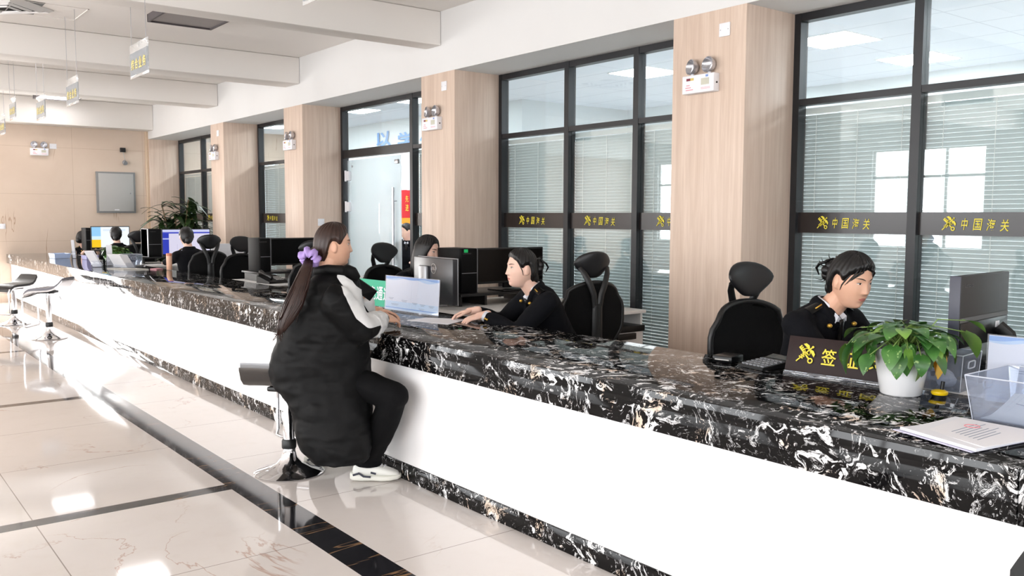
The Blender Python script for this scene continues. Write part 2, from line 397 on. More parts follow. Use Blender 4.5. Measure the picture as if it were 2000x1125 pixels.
# ------------------------------------------------------------------ glazed partition: one window per bay
def emblem(b, mx, s):
    """crossed key and winged staff, s high, drawn in the x-y plane of mx"""
    sv = b.M; T = lambda a: mx @ Matrix.Scale(s, 4) @ Matrix.Rotation(a, 4, 'Z')
    z0, z1 = -.012, .012
    b.M = T(PI/4)                                                    # key: teeth up at one end, ring at the other
    b.box(-.045, .045, -.38, .52, z0, z1)
    for y in (.48, .36, .24): b.box(.04, .17, y-.035, y+.045, z0, z1)
    ring = [(math.cos(k*PI/8), math.sin(k*PI/8)) for k in range(16)]
    for (a, q), (c, d) in zip(ring, ring[1:]+ring[:1]):
        b.quad((.165*a, -.52+.165*q, z1), (.165*c, -.52+.165*d, z1), (.09*c, -.52+.09*d, z1), (.09*a, -.52+.09*q, z1))
    b.M = T(-PI/4)                                                   # staff with coiled bands and wings
    b.box(-.035, .035, -.66, .6, z0, z1); b.lathe([(.07, z0), (.07, z1)], 12, (0, .6, 0))
    for y in (-.3, -.17, -.04, .09): b.M = T(-PI/4) @ Matrix.Translation((0, y, 0)) @ Matrix.Rotation(.35, 4, 'Z'); b.box(-.13, .13, -.04, .04, z0, z1)
    for q in (1, -1):
        b.M = T(-PI/4)
        b.f([b.v((q*x, y, z1)) for x, y in ((.05, .42), (.2, .5), (.42, .44), (.5, .28), (.3, .3), (.05, .34))])
        b.tube([(q*.06, .34, 0), (q*.2, .26, 0), (q*.22, .14, 0), (q*.1, .1, 0)], .028, 6)
    b.M = sv; return b
FACE = lambda X, Y, Z: frame(V((X, Y, Z)), V((0, -1, 0)), V((0, 0, 1)), V((-1, 0, 0)))   # lettering that faces the hall
def lettering(b, X, yc, zc, h):
    """emblem and four characters, from the emblem's centre yc towards the camera"""
    emblem(b, FACE(X, yc, zc), h*.9)
    for i, ch in enumerate('中国海关'):
        text(b, ch, FACE(X, yc-h*(1.12+.88*i), zc-.002*i), h*(.40 if i == 0 else .54), h*.80, .004, .10)
    return b
BANDM = mat('dark_decal', C(30, 23, 22), .25, var=.02)
ZT = 2.30
def glazing(n, y0, y1, mull, txt, blinds, door=None):
    """one bay of dark aluminium glazing between two columns"""
    root = bpy.data.objects.new('window_%d' % n, None); COL.objects.link(root); root.location = (XW, y0, 0); root['kind'] = 'structure'
    fr = B(); fx0, fx1 = XW-.03, XW+.05
    fr.box(fx0, fx1, y0, y1, SOF-.055, SOF+.002)
    ys = [y0]+mull+[y1]
    for i, y in enumerate(ys):
        w = .03 if 0 < i < len(ys)-1 else .05
        a, c = (y, y+w) if i == 0 else (y-w, y) if i == len(ys)-1 else (y-w, y+w)
        fr.box(fx0-.004, fx1+.004, a, c, 0, SOF)
    for i, (a, c) in enumerate(zip(ys, ys[1:])):
        th = .05 if door == i else .022
        fr.box(fx0, fx1, a, c, ZT-th, ZT+th)
        if door != i: fr.box(fx0, fx1, a, c, 0, .09)
    obj('frame', fr, M['dark_frame'], root, world=True)
    for i, (a, c) in enumerate(zip(ys, ys[1:])):
        obj('pane', B().box(XW+.004, XW+.012, a+.03, c-.03, ZT+.02, SOF-.05), M['glass'], root, world=True)
        if door == i: continue
        obj('pane', B().box(XW+.004, XW+.012, a+.03, c-.03, .09, ZT-.02), M['glass'], root, world=True)
        dc = obj('decal_band', B().box(XW-.003, XW+.002, a+.028, c-.028, 1.392, 1.535), BANDM, root, world=True)
        if txt and txt[i] is not None:
            lb = lettering(B(), XW-.006, txt[i], 1.463, .088)
            me = fin(lb, 0); me.transform(basis(root).inverted()); obj('lettering', me, M['yellow'], dc)
    return root
glazing(1, .90, 3.764, [1.08, 1.98, 2.87], [None, 1.6, 2.65, 3.52], 1)
glazing(2, 4.404, 7.19, [5.29, 6.165], [5.02, 5.90, 6.85], 1)
glazing(3, 7.793, 10.62, [8.87], [None, None], 1, door=1)
glazing(4, 11.19, 13.41, [12.3], [12.05, 13.12], 1)
glazing(5, 13.965, 17.26, [14.98, 16.0], [14.75, 15.75, 16.75], 1)
glazing(6, -2.5, .25, [-1.6, -.7], [-2., -1., -.1], 1)

blind_no = 0
ordn = ['far end wall', 'second', 'third', 'fourth', 'fifth', 'sixth', 'seventh', 'eighth', 'ninth', 'tenth', 'eleventh', 'twelfth', 'thirteenth', 'fourteenth']
PANES = [(16.0, 17.26), (14.98, 16.0), (13.965, 14.98), (12.3, 13.41), (11.19, 12.3), (7.793, 8.87), (6.165, 7.19), (5.29, 6.165), (4.404, 5.29), (2.87, 3.764), (1.98, 2.87)]
BL = ['grey venetian blind in the pane nearest the end wall, behind the tall plant', 'grey venetian blind in the narrow pane beside the end-wall pane, partly behind the oak column', None,
      'grey venetian blind half seen between the two far oak columns', None,
      'narrow strip of venetian blind between the glass door and the oak column',
      'grey venetian blind behind the dark computer screen, in the first pane past the column', 'grey venetian blind in the middle pane behind the high-back chair',
      'grey venetian blind in the narrow pane just before the nearest oak column', 'pale venetian blind behind the seated woman with the claw clip', 'bright venetian blind behind the black monitor at the near end, mirroring a window']
for (y0, y1), lab in zip(PANES, BL):
    if lab is None: continue
    t = thing('venetian_blind', lab, 'blind', (XW+.075, (y0+y1)/2, 0), group='venetian blinds inside the glass partition')
    hw = (y1-y0)/2-.012; b = B(); p = .0275; z = .14
    while z < ZT-.07:
        b.M = Matrix.Translation((0, 0, z)) @ Matrix.Rotation(math.radians(68), 4, 'Y'); b.box(-.0135, .0135, -hw, hw, -.0006, .0006); z += p
    obj('slats', b, M['blind'], t, smooth=0)
    obj('head_rail', B().box(-.02, .02, -hw, hw, ZT-.075, ZT-.035), M['white_lam'], t)
    b = B()
    for f in (-.72, 0, .72): b.cyl((-.016, hw*f, .12), (-.016, hw*f, ZT-.06), .0022, n=6)
    obj('cords', b, M['white_lam'], t)
    obj('bottom_rail', B().box(-.015, .015, -hw, hw, .10, .125), M['white_lam'], t)

# ------------------------------------------------------------------ rooms behind the partition
struct('office_ceiling', B().box(XW+.14, 10.0, -5.2, YB, 3.15, 3.2), M['office_ceiling'])
struct('wall_office_back', B().box(10.0, 10.1, -5.2, YB, 0, 3.2), M['office_wall'])
struct('wall_office_cross', B().box(7.9, 10.0, 9.9, 9.98, 0, 3.15), M['office_wall'])
struct('wall_office_slogan', B().box(7.9, 7.98, 9.98, YB, 0, 3.15), M['office_wall'])
k = 0
for X in (7.55, 9.1):
    for Y in (-2.6, .0, 2.4, 4.8, 7.2):
        t = thing('office_ceiling_light', 'lit square light panel in the tiled office ceiling behind the glass', 'ceiling light', (X, Y, 3.15), group='square office light panels')
        obj('diffuser', B().box(-.29, .29, -.29, .29, -.008, -.002), M['office_lamp'], t)
        obj('frame', B().box(-.31, .31, -.31, .31, -.004, .0), M['white_lam'], t)
for X, Y in ((6.7, 11.0), (6.7, 12.6), (6.7, 14.2), (6.7, 15.9)):  # some of these panels are added to brighten the far upper panes
    t = thing('office_ceiling_light', 'lit light panel in a row with added ones brightening the room behind the door', 'ceiling light', (X, Y, 3.15), group='light panels behind the glass door')
    obj('diffuser', B().box(-.29, .29, -.29, .29, -.008, -.002), M['office_lamp'], t)
    obj('frame', B().box(-.31, .31, -.31, .31, -.004, .0), M['white_lam'], t)
for x, ch in ((749, '以'), (792, '学'), (836, '促')):
    p = onX(x, 272 if x < 770 else 273, 7.88)
    t = obj('wall_letter', text(B(), ch, frame(V((0, 0, 0)), V((0, -1, 0)), V((0, 0, 1)), V((-1, 0, 0))), .52, .27, .02), M['blue'], smooth=0)
    t.location = p
    tag(t, {'以': 'blue wall character farther from the column, seen through the glass over the door', '学': 'second blue wall character, beside the mullion over the door', '促': 'blue wall character cut off by the oak column over the door'}[ch], 'sign', 'blue slogan letters on the office wall')

# glass door leaf, standing a little open
hy = 10.53
rt = bpy.data.objects.new('door_1', None); COL.objects.link(rt); rt.location = (XW+.02, hy, 0); rt.rotation_euler = (0, 0, math.radians(-2)); rt['kind'] = 'structure'
obj('leaf', B().box(-.006, .006, -1.43, 0, .02, 2.22, .002), M['door_glass'], rt)
b = B(); b.tube([(-.05, -1.32, .75), (-.05, -1.32, 1.84)], .017, 12)
for z in (.9, 1.68): b.cyl((-.05, -1.32, z), (.0, -1.32, z), .01, n=8)
obj('pull_handle', b, M['steel'], rt)
for z in (1.62, 2.02):
    h = B().box(-.035, .035, -.09, .02, z-.06, z+.06, .006); h.cyl((-.03, .01, z-.07), (-.03, .01, z+.07), .014, n=10)
    obj('hinge', h, M['white_plastic'], rt)
b = B()
for y in (-.14, -1.30): b.cyl((-.012, y, 2.14), (.012, y, 2.14), .014, n=12)
b.box(-.03, .03, -1.40, -1.32, 2.12, 2.17, .005)
obj('patch_fitting', b, M['steel'], rt)
# red pennant and the person in the office
p = onX(797, 400, 7.86)
t = thing('pennant', 'red pennant with yellow fringe hanging behind the door gap', 'pennant', p)
b = B(); b.grid([[V((-.012+.006*math.sin(k*1.1), y, z)) for k, y in enumerate((-.2, -.12, -.04, .04, .12, .2))] for z in (-.22, -.1, .05, .25)]); obj('cloth', b, M['red'], t)
b = B(); b.grid([[V((-.012, y, z)) for y in (-.2, -.1, 0, .1, .2)] for z in (-.32, -.22)]); obj('fringe', b, M['orange'], t)
obj('rod', B().cyl((0, -.22, .25), (0, .22, .25), .012), M['steel'], t)
b = B()
for i, ch in enumerate('先进'): text(b, ch, frame(V((-.02, 0, .1-.15*i)), V((0, -1, 0)), V((0, 0, 1)), V((-1, 0, 0))), .1, .11)
obj('lettering', b, M['yellow'], t, smooth=0)

# ------------------------------------------------------------------ ceiling fittings of the hall
def ceil_light(x, y, on, lab):
    t = thing('ceiling_light', lab, 'ceiling light', (x, y, CZ), group='square ceiling lights of the hall')
    b = B(); s = .32
    for q in ((-s, s, -s, -s+.02), (-s, s, s-.02, s), (-s, -s+.02, -s, s), (s-.02, s, -s, s)): b.box(*q, -.075, 0)
    obj('frame', b, M['lamp_frame'], t)
    obj('diffuser', B().box(-s+.02, s-.02, -s+.02, s-.02, -.06, -.045), M['lamp_on' if on else 'lamp_off'], t)
ceil_light(3.0, 9.05, False, 'unlit grey ceiling light just behind the nearest visible beam')
ceil_light(3.22, 16.35, True, 'lit ceiling light in the bay before the end wall, behind the hanging signs')
ceil_light(3.3, 12.45, True, 'lit ceiling light in the bay hidden behind the beams')
ceil_light(0, 9.05, False, 'unlit ceiling light over the middle of the hall')
p = onZ(8, 8, CZ)
t = thing('air_diffuser', 'square ceiling air vent cut off by the picture corner', 'air vent', (p.x, p.y, CZ))
b = B()
for i, s in enumerate((.32, .25, .18, .11)):
    b.lathe([(s*1.35, -.004-.012*i), (s*1.2, -.03-.008*i), (s*1.16, -.02-.008*i)], 4, caps=False)
obj('louvres', b, M['white_lam'], t); obj('throat', B().box(-.3, .3, -.3, .3, -.004, -.001), M['satin_black'], t)
p = onZ(90, 20, CZ)
hb = B()
for q in ((-.32, .32, -.32, -.31), (-.32, .32, .31, .32), (-.32, -.31, -.32, .32), (.31, .32, -.32, .32)): hb.box(*q, -.006, 0)
tag(obj('access_hatch', hb, M['ceil']), 'thin outlined access hatch in the ceiling by the vent', 'hatch').location = (p.x, p.y, CZ)

# hanging counter signs
def hang_sign(y0, y1, zb, lab, X=2.06):
    t = thing('hanging_sign', lab, 'sign', (X, (y0+y1)/2, zb), group='acrylic signs hung on wires over the counter edge')
    hw = (y1-y0)/2; h = .27
    obj('panel', B().box(-.004, .004, -hw, hw, 0, h, .002), M['sign_acrylic'], t)
    f = obj('grey_field', B().box(-.0055, .0055, -hw+.012, hw-.012, .02, h-.07), M['sign_grey'], t)
    b = B()
    for i, ch in enumerate('综合业务'): text(b, ch, frame(V((-.008, hw*.62-i*hw*.42, .105)), V((0, -1, 0)), V((0, 0, 1)), V((-1, 0, 0))), hw*.34, .085, .02)
    obj('lettering', b, mat('pale_yellow_lettering', C(226, 208, 130), .5), f, smooth=0)
    for s in (-1, 1): obj('wire', B().cyl((0, s*hw*.8, h-.01), (0, s*hw*.8, CZ-zb), .0025, n=6), M['steel'], t)
hang_sign(7.20, 7.70, 2.60, 'hanging sign with grey field, second from the camera, fully in view')
hang_sign(9.54, 10.06, 2.60, 'hanging sign on long dark wires beside the lit ceiling light')
hang_sign(11.15, 11.65, 2.59, 'hanging sign overlapping the lit ceiling light')
hang_sign(13.8, 14.3, 2.60, 'farther and lower of the two tiny hanging signs at the picture edge', 2.05)
hang_sign(12.75, 13.2, 2.72, 'tiny hanging sign just right of the farthest one', 2.02)
hang_sign(3.93, 4.43, 2.60, 'hanging sign cut off by the top of the picture')

# ------------------------------------------------------------------ wall fittings
def em_light(loc, rz, lab, full=True):
    """twin-spot emergency light, front towards local -y"""
    t = thing('emergency_light', lab, 'emergency light', loc, rz, 'twin-spot emergency lights')
    obj('body', B().box(-.14, .14, -.062, 0, 0, .125, .006), M['white_plastic'], t)
    obj('label_plate', B().box(.03, .10, -.0635, -.06, .05, .095), mat('label_olive', C(196, 194, 178), .5), t)
    b = B(); b.box(-.10, -.066, -.0636, -.06, .088, .105); obj('red_mark', b, mat('dark_red_mark', C(120, 30, 50), .5), t)
    obj('yellow_mark', B().box(-.064, -.035, -.0636, -.06, .088, .105), mat('gold_mark', C(214, 190, 110), .5), t)
    b = B()
    for i, (x0, x1) in enumerate(((-.10, -.07), (-.108, -.06), (-.104, -.04))): b.box(x0, x1, -.0636, -.06, .022+.016*(2-i), .028+.016*(2-i))
    for z in (.03, .022): b.box(.03, .11, -.0636, -.06, z, z+.003)
    obj('red_print', b, mat('pink_print', C(222, 150, 160), .6), t)
    obj('blue_mark', B().box(.07, .092, -.0636, -.06, .102, .116), mat('blue_mark', C(120, 150, 210), .5), t)
    for x, a in ((-.075, -.35), (.075, -.15)):
        s = B(); s.cyl((x, -.03, .12), (x, -.03, .15), .012, n=10); arm = obj('spot_lamp', s, M['white_plastic'], t)
        h = B(); h.M = Matrix.Translation((x, -.035, .185)) @ Matrix.Rotation(a, 4, 'Z') @ Matrix.Rotation(math.radians(82), 4, 'X')
        h.lathe([(.012, -.045), (.035, -.035), (.052, -.005), (.055, .018), (.05, .022), (.042, .0), (.014, -.018)], 24); obj('reflector', h, mat('lamp_reflector', C(200, 200, 205), .2, .7), arm)
    b = B(); b.cyl((.139, -.03, .06), (.143, -.03, .06), .007, n=10); obj('button', b, M['black'], t)
FY = -PI/2   # local -y -> -x (faces the hall)
em_light((XC, 4.118, 2.358), FY, 'twin-spot emergency light on the nearest oak column')
em_light((XC, 7.545, 2.355), FY, 'twin-spot emergency light on the oak column beside the glass door')
em_light((XC, 10.95, 2.352), FY, 'twin-spot emergency light on the column beyond the glass door')
em_light((XC, 13.76, 2.355), FY, 'small twin-spot emergency light on the farthest free column')
em_light((3.075, YB, 2.53), 0, 'twin-spot emergency light on the beige end wall')
def plate(loc, rz, lab, w=.09, h=.09):
    t = thing('wall_plate', lab, 'wall plate', loc, rz, 'blank switch plates')
    obj('cover', B().box(-w/2, w/2, -.009, 0, -h/2, h/2, .003), M['white_plastic'], t)
    s = B()
    for x in (-.032, .032): s.cyl((x, -.0105, 0), (x, -.008, 0), .004, n=8)
    obj('screws', s, M['steel'], t)
plate((XC, 3.94, 2.766), FY, 'blank white plate high on the nearest oak column')
plate((XC, 7.364, 2.773), FY, 'blank white plate high on the column beside the glass door')
plate((XC, 13.63, 2.76), FY, 'blank white plate high on the farthest free column')
plate((5.14, 10.62, 1.417), 0, 'white socket plate low on the shaded side of the door column')
plate((3.30, YB, 2.70), 0, 'blank white plate beside the emergency light on the end wall', .11, .09)
p = onY(2, 442, YB); plate((2.47, YB, p.z), 0, 'white socket plate low on the end wall at the picture edge')
t = thing('electrical_cabinet', 'flat grey electrical cabinet on the beige end wall', 'cabinet', (4.31, YB, 1.54))
obj('body', B().box(-.335, .335, -.05, 0, 0, .745, .004), mat('cabinet_frame_grey', C(132, 132, 132), .5), t)
d = obj('door', B().box(-.30, .30, -.062, -.05, .03, .715, .004), M['grey'], t)
obj('lock', B().cyl((.255, -.075, .36), (.255, -.062, .36), .015, n=12), M['steel'], d)
obj('plate_mark', B().box(-.04, .04, -.0635, -.062, .05, .065), M['white_plastic'], d)
t = thing('wall_sensor', 'small wall camera on a loose cable above the grey cabinet', 'camera', (4.45, YB, 2.69))
obj('junction_box', B().box(-.045, .045, -.05, 0, -.04, .04, .004), M['black'], t)
obj('cable', B().tube([(.0, -.03, -.03), (.01, -.05, -.10), (.03, -.04, -.17), (.02, -.03, -.20)], .006, 8), M['grey'], t)
b = B(); b.ell((.02, -.05, -.23), (.04, .05, .045)); b.cyl((.02, -.09, -.24), (.02, -.12, -.245), .03, .034); obj('camera_head', b, M['silver'], t)
# ------------------------------------------------------------------ the long service counter
ZT_C, XS, XBK, CY0, CY1 = .83, 2.51, 3.40, -2.4, 17.32
t = thing('counter_top', 'long black swirl-marble worktop with a thick front edge, running the length of the hall', 'worktop', (XS, CY0, 0))
def cbox(name, q, m, bev=.004): return obj(name, B().box(*q, bev), m, t, world=True)
cbox('slab', (XS, XBK, CY0, .998, .672, ZT_C), M['marble'], .003)
cbox('slab', (XS, XBK, 1.0005, CY1, .672, ZT_C), M['marble'], .003)
t = thing('service_counter', 'white stone counter front with a black marble plinth under the marble worktop', 'counter', (2.57, CY0, 0))
cbox('front_panel', (2.572, 2.64, CY0, CY1, .098, .6715), M['panel'], 0)
cbox('plinth', (2.566, 2.62, CY0, CY1, 0, .098), M['marble'], .002)
cbox('back_panel', (XBK-.10, XBK-.06, CY0, CY1, 0, .6715), M['white_lam'], 0)

# ------------------------------------------------------------------ bar stools
M['seat_back'] = mat('seat_underside', C(84, 80, 77), .4, .3)
def make_stool(lab, loc, rz, h, pad, swivel=0):
    """front towards local +y; h = height of the seat"""
    t = thing('bar_stool', lab, 'stool', loc, rz, 'chrome swivel stools on the public side')
    obj('base', B().lathe([(.20, 0), (.203, .006), (.19, .014), (.13, .03), (.075, .055), (.045, .09), (.036, .13), (.036, .15)], 48), M['chrome'], t)
    obj('collar', B().lathe([(.04, .145), (.042, .15), (.042, .19), (.036, .20)], 24), M['black'], t)
    obj('column', B().lathe([(.032, .15), (.032, h-.18), (.024, h-.17), (.024, h-.02)], 24), M['chrome'], t)
    prof = [(-.25, .115), (-.235, .10), (-.20, .055), (-.15, .018), (-.09, .002), (.0, -.004), (.08, -.004), (.14, -.012), (.18, -.035), (.205, -.075)]
    def sheet(off, hw, inset=0):
        return [[V((x, y, h+z+off-.004*abs(x/hw)**3)) for x in [hw*(-1+k/6)*(1-.16*max(0, (-.17-y)/.08)) for k in range(13)]] for y, z in prof[inset:len(prof)-inset]]
    def shell(z0, z1, hw, inset=0):
        a, c = sheet(z0, hw, inset), sheet(z1, hw, inset); b = B()
        b.loft([p+q[::-1] for p, q in zip(a, c)]); return b
    obj('seat_shell', shell(-.012, .006, .20), M['seat_back'] if pad == 'shell' else M['chrome'], t, 50)
    obj('cushion', shell(.006, .034, .19, 0), M['leather'] if pad == 'black' else M['grey_vinyl'] if pad == 'grey' else M['silver'], t, 50)
    f = B(); yf, zf = .20, h-.06
    for s in (-1, 1): pass
    f.tube([(-.185, yf, zf+.03), (-.185, yf+.02, zf-.02), (-.185, yf+.015, .20), (-.185, yf-.0, .165), (-.15, yf-.005, .155), (0, yf, .155), (.15, yf-.005, .155), (.185, yf, .165), (.185, yf+.015, .20), (.185, yf+.02, zf-.02), (.185, yf, zf+.03)], .011, 10)
    obj('footrest', f, M['chrome'], t, 60)
    obj('swivel_plate', B().box(-.09, .09, -.09, .09, h-.045, h-.016, .01), M['black'], t)
    l = B(); l.tube([(.02, 0, h-.05), (.10, -.03, h-.06), (.17, -.05, h-.09), (.20, -.06, h-.14)], .005, 8); obj('lever', l, M['steel'], t)
    return t
dirz = lambda v: math.atan2(-v[0], v[1])     # local +y -> v
make_stool('chrome stool that the woman in the long black coat sits on', (2.11, 4.82, 0), dirz((.78, .62)), .535, 'shell')
make_stool('grey-topped chrome stool by the counter, nearer of the two empty ones', (2.15, 11.90, 0), dirz((-.80, .58)), .60, 'grey')
make_stool('black-topped chrome stool at the picture edge, farther of the two empty ones', (2.06, 13.75, 0), dirz((-.80, -.45)), .53, 'black')

# ------------------------------------------------------------------ office chairs
def make_chair(lab, loc, rz, tilt=0.):
    """faces local +y"""
    t = thing('office_chair', lab, 'chair', loc, rz, 'black high-back office chairs behind the counter')
    b = B()
    for k in range(5):
        a = k*2*PI/5+.3; b.tube([(0, 0, .11), (.16*math.cos(a), .16*math.sin(a), .10), (.30*math.cos(a), .30*math.sin(a), .075)], [(.03, .025), (.026, .02), (.018, .014)], 8)
    b.lathe([(.045, .07), (.045, .14), (.03, .15)], 16); obj('star_base', b, M['black'], t)
    for k in range(5):
        a = k*2*PI/5+.3; c = V((.30*math.cos(a), .30*math.sin(a), .03)); s = V((-math.sin(a), math.cos(a), 0))
        w = B(); w.cyl(c-s*.022, c-s*.005, .03, n=14); w.cyl(c+s*.005, c+s*.022, .03, n=14); w.cyl(c, c+V((0, 0, .05)), .008, n=8); obj('caster', w, M['black'], t)
    obj('gas_lift', B().lathe([(.026, .13), (.026, .30), (.018, .30), (.018, .40)], 16), M['steel'], t)
    b = B(); b.box(-.09, .09, -.12, .10, .385, .42, .01); obj('mechanism', b, M['black'], t)
    rings = []
    for k in range(9):
        y = -.24+.48*k/8; hw = .245*(1-.12*abs(y/.24)**4); zc = .455-.03*max(0, (y-.12)/.12)**2
        rings.append([V((hw*math.copysign(abs(math.cos(a))**.5, math.cos(a)), y, zc+.035*math.copysign(abs(math.sin(a))**.6, math.sin(a)))) for a in [j*2*PI/24 for j in range(24)]])
    obj('seat', B().loft(rings), M['black_mesh'], t, 60)
    def P(u, v, off=0):      # backrest surface
        hw = .17+.075*sm(v/.55)-.03*sm((v-.75)/.25)
        z = .56+.50*v-.055*u*u*sm(v/.6)
        y = -.22-.05*v-.05*math.sin(v*PI)*.6-.045*(1-u*u)*.8-off
        return V((hw*u*(1-.12*(abs(u)**3)*sm((v-.8)/.2)), y, z))
    b = B(); n, m = 12, 12
    f = [[P(-1+2*i/n, j/m) for i in range(n+1)] for j in range(m+1)]; g = [[P(-1+2*i/n, j/m, .018) for i in range(n+1)] for j in range(m+1)]
    obj('backrest', B().loft([p+q[::-1] for p, q in zip(f, g)]), M['black_mesh'], t, 60)
    per = [P(-1+2*i/n, 0, .01) for i in range(n)]+[P(1, j/m, .01) for j in range(m)]+[P(1-2*i/n, 1, .01) for i in range(n)]+[P(-1, 1-j/m, .01) for j in range(m+1)]
    obj('back_frame', B().tube(per, .016, 8), M['black'], t, 60)
    b = B()                                                            # spine and forked neck behind the backrest
    b.tube([(0, -.05, .40), (0, -.27, .42), (0, -.335, .52), (0, -.345, .75), (0, -.345, .92)], [(.03, .02), (.045, .02), (.05, .02), (.042, .018), (.04, .018)], 10, hint=(1, 0, 0))
    for s in (-1, 1):
        b.tube([(s*.014, -.345, .88), (s*.03, -.348, .98), (s*.06, -.345, 1.05), (s*.092, -.325, 1.12), (s*.11, -.295, 1.16)], [(.024, .014), (.024, .014), (.024, .014), (.022, .013), (.018, .012)], 8, hint=(1, 0, 0))
    obj('spine', b, M['black'], t, 60)
    rings = []                                                         # headrest: wide bowed pad, narrower below
    for j in range(15):
        th = -PI/2+PI*j/14; r_ = []
        for k in range(28):
            a = k*2*PI/28; cx = math.cos(th)
            cx = max(.03, abs(cx))**.6; u = cx*math.copysign(abs(math.cos(a))**.8, math.cos(a)); w = math.copysign(abs(math.sin(th))**.85, math.sin(th))
            xx = .152*u*(1-.46*sm((.45-w)/1.45)); zz = 1.178+.078*w+.012*w*(1-u*u); r_.append(V((xx, -.305+.04*(xx/.15)**2-.02*w+.028*cx*math.sin(a), zz-.012*u*u)))
        rings.append(r_)
    obj('headrest', B().loft(rings), M['leather'], t, 180)
    for s in (-1, 1):
        a = B(); a.tube([(s*.10, -.02, .40), (s*.27, -.02, .41), (s*.29, -.02, .48), (s*.29, -.02, .66)], [(.02, .015)]*4, 8); a.box(s*.29-.04, s*.29+.04, -.14, .12, .655, .69, .012); obj('armrest', a, M['black'], t, 60)
    return t
def chair_at(bx, by, v):        # backrest point and facing direction -> seat centre
    v = V((v[0], v[1], 0)).normalized(); return (bx+v.x*.27, by+v.y*.27, 0), dirz(v)
CH = [((3.82, 2.86), (-.22, -.97), 'black high-back chair beside the nearest oak column, behind the woman with the claw clip'),
      ((4.10, 4.38), (.15, 1), 'black high-back chair with its forked spine towards us, behind the woman leaning on the counter'),
      ((3.93, 6.86), (.12, -1), 'black high-back chair of the long-haired woman, in front of the glass door'),
      ((3.76, 7.95), (.1, 1), 'black chair mostly hidden behind the ponytail of the seated visitor'),
      ((3.77, 9.8), (.05, -1), 'black high-back chair facing us between two dark computer screens'),
      ((3.78, 10.92), (.1, 1), 'black chair seen from behind, in front of the lit blue screen'),
      ((3.80, 14.1), (.05, 1), 'farthest black chair, in front of the white screen')]
c0 = None
for (bx, by), v, lab in CH:
    loc, rz = chair_at(bx, by, v)
    if c0 is None: c0 = make_chair(lab, loc, rz)
    else: dup(c0, loc, rz, lab)

# ------------------------------------------------------------------ staff desks
def make_desk(lab, y0, y1, sx=.08):
    t = thing('staff_desk', lab, 'desk', (DX, y0, 0), group='white staff desks behind the counter')
    obj('worktop', B().box(0, 1.40, 0, y1-y0, .805, .83, .003), M['white_lam'], t)
    obj('raised_shelf', B().box(sx, 1.06, (y1-y0)*.40, (y1-y0)*.92, .905, .925, .003), M['black'], t)
    for x in (sx+.02, .55, 1.02): obj('shelf_support', B().box(x, x+.02, (y1-y0)*.45, (y1-y0)*.88, .83, .905), M['black'], t)
    for x in (.02, 1.36): obj('leg_panel', B().box(x, x+.025, .03, y1-y0-.03, 0, .805), M['white_lam'], t)
    obj('modesty_panel', B().box(.05, 1.35, (y1-y0)/2-.01, (y1-y0)/2+.01, .25, .805), M['white_lam'], t)
    return t
DX = 3.402
make_desk('white staff desk under the black monitor at the near end', 1.05, 1.95, .28)
make_desk('white staff desk between the woman leaning on the counter and the long-haired woman', 5.0, 5.88, .30)
d0 = make_desk('white staff desk with the dark screen and the black desk phone', 8.28, 9.16)
dup(d0, (DX, 12.35, 0), 0, 'white staff desk with the lit blue screen')
dup(d0, (DX, 15.35, 0), 0, 'farthest white staff desk with the white screen')
t = thing('side_table', 'narrow white side table against the blinds, above the drawer cabinet', 'table', (4.62, 4.72, 0))
obj('table_top', B().box(-.23, .22, -.15, .24, .785, .81, .003), M['white_lam'], t)
for x in (.18,): obj('leg_panel', B().box(x, x+.02, -.13, .22, 0, .785), M['white_lam'], t)
t = thing('drawer_cabinet', 'white drawer cabinet with a black top, below the side table', 'cabinet', (4.66, 4.73, 0))
obj('body', B().box(-.15, .14, -.17, .20, .03, .655, .004), M['white_lam'], t)
obj('cabinet_top', B().box(-.16, .15, -.18, .21, .655, .70, .004), M['black'], t)
d = obj('drawer', B().box(-.14, .13, -.178, -.17, .40, .60, .002), M['white_lam'], t)
obj('handle', B().box(-.15, .04, -.20, -.178, .605, .65, .004), M['black'], d)
for z in (.05, .225): obj('drawer', B().box(-.14, .13, -.178, -.17, z, z+.16, .002), M['white_lam'], t)
t = thing('desk_partition', 'low pale grey partition panel standing beyond the black high-back chairs', 'partition', (4.55, 11.9, 0))
obj('panel', B().box(-.40, .40, -.02, .02, .02, 1.12, .01), mat('partition_grey', C(206, 208, 214), .6), t)
for x in (-.3, .3): obj('foot', B().box(x-.03, x+.03, -.15, .15, 0, .03, .004), M['grey'], t)

# ------------------------------------------------------------------ screens and computers
def screen_img(name, layout, st=1.0):
    """a lit screen: flat areas of colour that the display itself gives off; local x across (0..1), z up (0..1)"""
    t = NT(name); c = t.co('Generated'); s = t.n('ShaderNodeSeparateXYZ', {0: c}); col = layout[0]
    for x0, x1, z0, z1, k in layout[1:]:
        mk = t.mt('MULTIPLY', t.mt('MULTIPLY', t.mt('GREATER_THAN', s.outputs[0], x0), t.mt('LESS_THAN', s.outputs[0], x1)), t.mt('MULTIPLY', t.mt('GREATER_THAN', s.outputs[2], z0), t.mt('LESS_THAN', s.outputs[2], z1)))
        col = t.mix(mk, col, k)
    t.P(Base_Color=(0, 0, 0, 1), Roughness=.2, Emission_Color=col, Emission_Strength=st); return t.m
blue_scr = screen_img('blue_software_screen', [C(226, 222, 244), (0, .13, 0, 1, C(50, 66, 190)), (0, 1, .90, 1, C(210, 214, 250)), (0, 1, .84, .90, C(70, 80, 200)), (0, .13, .60, .65, C(190, 200, 250)), (.3, .305, .1, .4, C(190, 186, 220))], 1.0)
